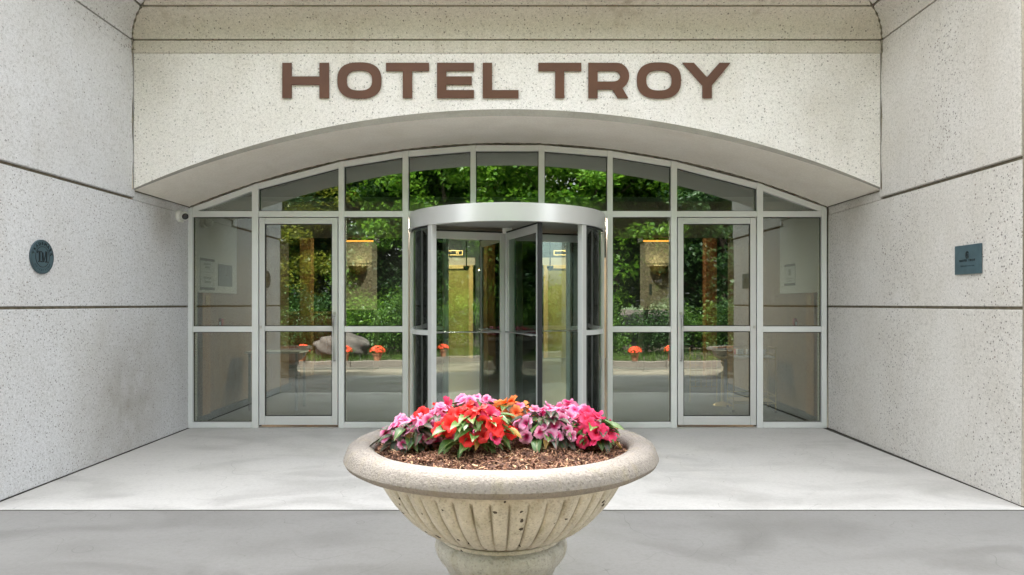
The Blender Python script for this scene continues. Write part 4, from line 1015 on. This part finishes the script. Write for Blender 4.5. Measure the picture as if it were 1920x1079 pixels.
def shrub_geo(seed, mat):
    rnd = random.Random(seed); cl = [(rnd.gauss(0, .45), rnd.gauss(0, .35), abs(rnd.gauss(.55, .35))+.1, rnd.uniform(.2, .42)) for _ in range(36)]
    return leaf_cloud(seed, cl, 110, 1, .075, .8).mesh('foliage', M[mat])
sh = [shrub_geo(61, 'hedge'), shrub_geo(62, 'tree'), shrub_geo(63, 'treedark')]
shl = ['round dark green shrub', 'light green leafy shrub', 'deep green evergreen shrub']
ORD = 'first second third fourth fifth sixth seventh eighth ninth tenth eleventh twelfth thirteenth fourteenth fifteenth sixteenth seventeenth eighteenth nineteenth twentieth twenty-first twenty-second'.split()
for k in range(22):
    x = -12.5+k*1.18; kd = (0, 2, 1, 0, 2)[k % 5]; y = -11.6-.9*random.random()-(.8 if k % 2 else 0)
    t = thing('shrub', shl[kd]+', '+ORD[k]+' from the left in the bed across the drive', 'shrub', (x, y, -.05), k*2.1, 'shrubs across the drive'); s_ = random.uniform(.95, 1.6); t.scale = (s_, s_, s_*random.uniform(.9, 1.3))
    o = bpy.data.objects.new('foliage', sh[kd]); COL.objects.link(o); o.parent = t
    if kd == 0:
        o = obj('stem', MB().tube([(0, 0, -.1), (.05, 0, .5)], [.03, .015], 6), M['bark'], t)
# grass and ground cover
rnd = random.Random(5); g = MB()
for _ in range(16000):
    x = rnd.uniform(-13, 13); y = -9.55-2.6*rnd.random()**1.2; h = rnd.uniform(.05, .22); a = rnd.random()*3.14; w = .008
    dx, dy = math.cos(a)*w, math.sin(a)*w; lx, ly = rnd.gauss(0, .05), rnd.gauss(0, .05)
    g.add([(x-dx, y-dy, -.14), (x+dx, y+dy, -.14), (x+lx, y+ly, -.13+h)], [(0,1,2)])
o = obj('grass', g, M['grasscol']); tag(o, 'green ground cover growing along the kerb across the drive', 'grass', kind='stuff')
# boulder
bm = bmesh.new(); bmesh.ops.create_icosphere(bm, subdivisions=4, radius=.55); rnd = random.Random(9)
for v in bm.verts:
    n_ = v.co.normalized(); v.co *= 1+.12*math.sin(n_.x*5+1)*math.cos(n_.y*4)+.06*math.sin(n_.z*9+n_.x*7); v.co.z *= .72; v.co.x *= 1.25
me = bpy.data.meshes.new('boulder'); bm.to_mesh(me); bm.free(); me.materials.append(M['rock']); smooth(me, 60)
o = obj('boulder', me, None, loc=(-4.3, -10.9, .15)); tag(o, 'grey brown boulder in the bed across the drive', 'boulder')
# potted orange mums on the kerb
def mum():
    t = thing('potted_mum', 'terracotta pot of orange mums on the kerb', 'potted plant', (0, 0, 0), 0, 'potted orange mums on the kerb')
    obj('pot', MB().lathe([(.085, 0), (.12, .17), (.135, .17), (.135, .21), (.12, .21), (.115, .19), (.001, .19)], 24), M['terracotta'], t, sm=True)
    rnd = random.Random(4); g = MB()
    for _ in range(260):
        a = rnd.random()*6.28; el = math.asin(rnd.uniform(-.1, 1)); q = Vector((.20*math.cos(el)*math.cos(a), .20*math.cos(el)*math.sin(a), .26+.14*math.sin(el))); r = rnd.uniform(.014, .024)
        qn = (q-Vector((0, 0, .22))).normalized().to_track_quat('Z', 'Y').to_matrix()
        g.add([q+qn@Vector((r*math.cos(R(60*i)), r*math.sin(R(60*i)), -.004 if i % 2 else .003)) for i in range(6)]+[q+qn@Vector((0, 0, .008))], [(i, (i+1) % 6, 6) for i in range(6)])
    obj('flowers', g, M['orange'], t)
    cl = [(rnd.gauss(0, .07), rnd.gauss(0, .07), .26+rnd.gauss(0, .03), .11) for _ in range(6)]
    obj('leaves', leaf_cloud(8, cl, 60, 1, .04), M['hedge'], t)
    return t
mm = mum(); ml = [(-3.12, 'second from the left among the pots mirrored in the narrow left pane'), (-3.9, 'orange mums pot standing before the boulder'), (-4.9, 'orange mums pot nearest the left planter'), (-1.62, 'orange mums pot mirrored behind the left wings'), (3.02, 'orange mums pot mirrored in the pane right of the revolving door'), (3.9, 'orange mums pot mirrored at the left edge of the right door'), (5.1, 'orange mums pot nearest the right planter')]
for k, (x, lab) in enumerate(ml):
    if k == 0: mm.location = (x, -9.38, -.074); mm.scale = (.85,)*3; mm['label'] = 'orange mums pot mirrored in the pane left of the revolving door'
    else: dup(mm, (x, -9.38, -.074), lab, k, .8+.08*(k % 3))
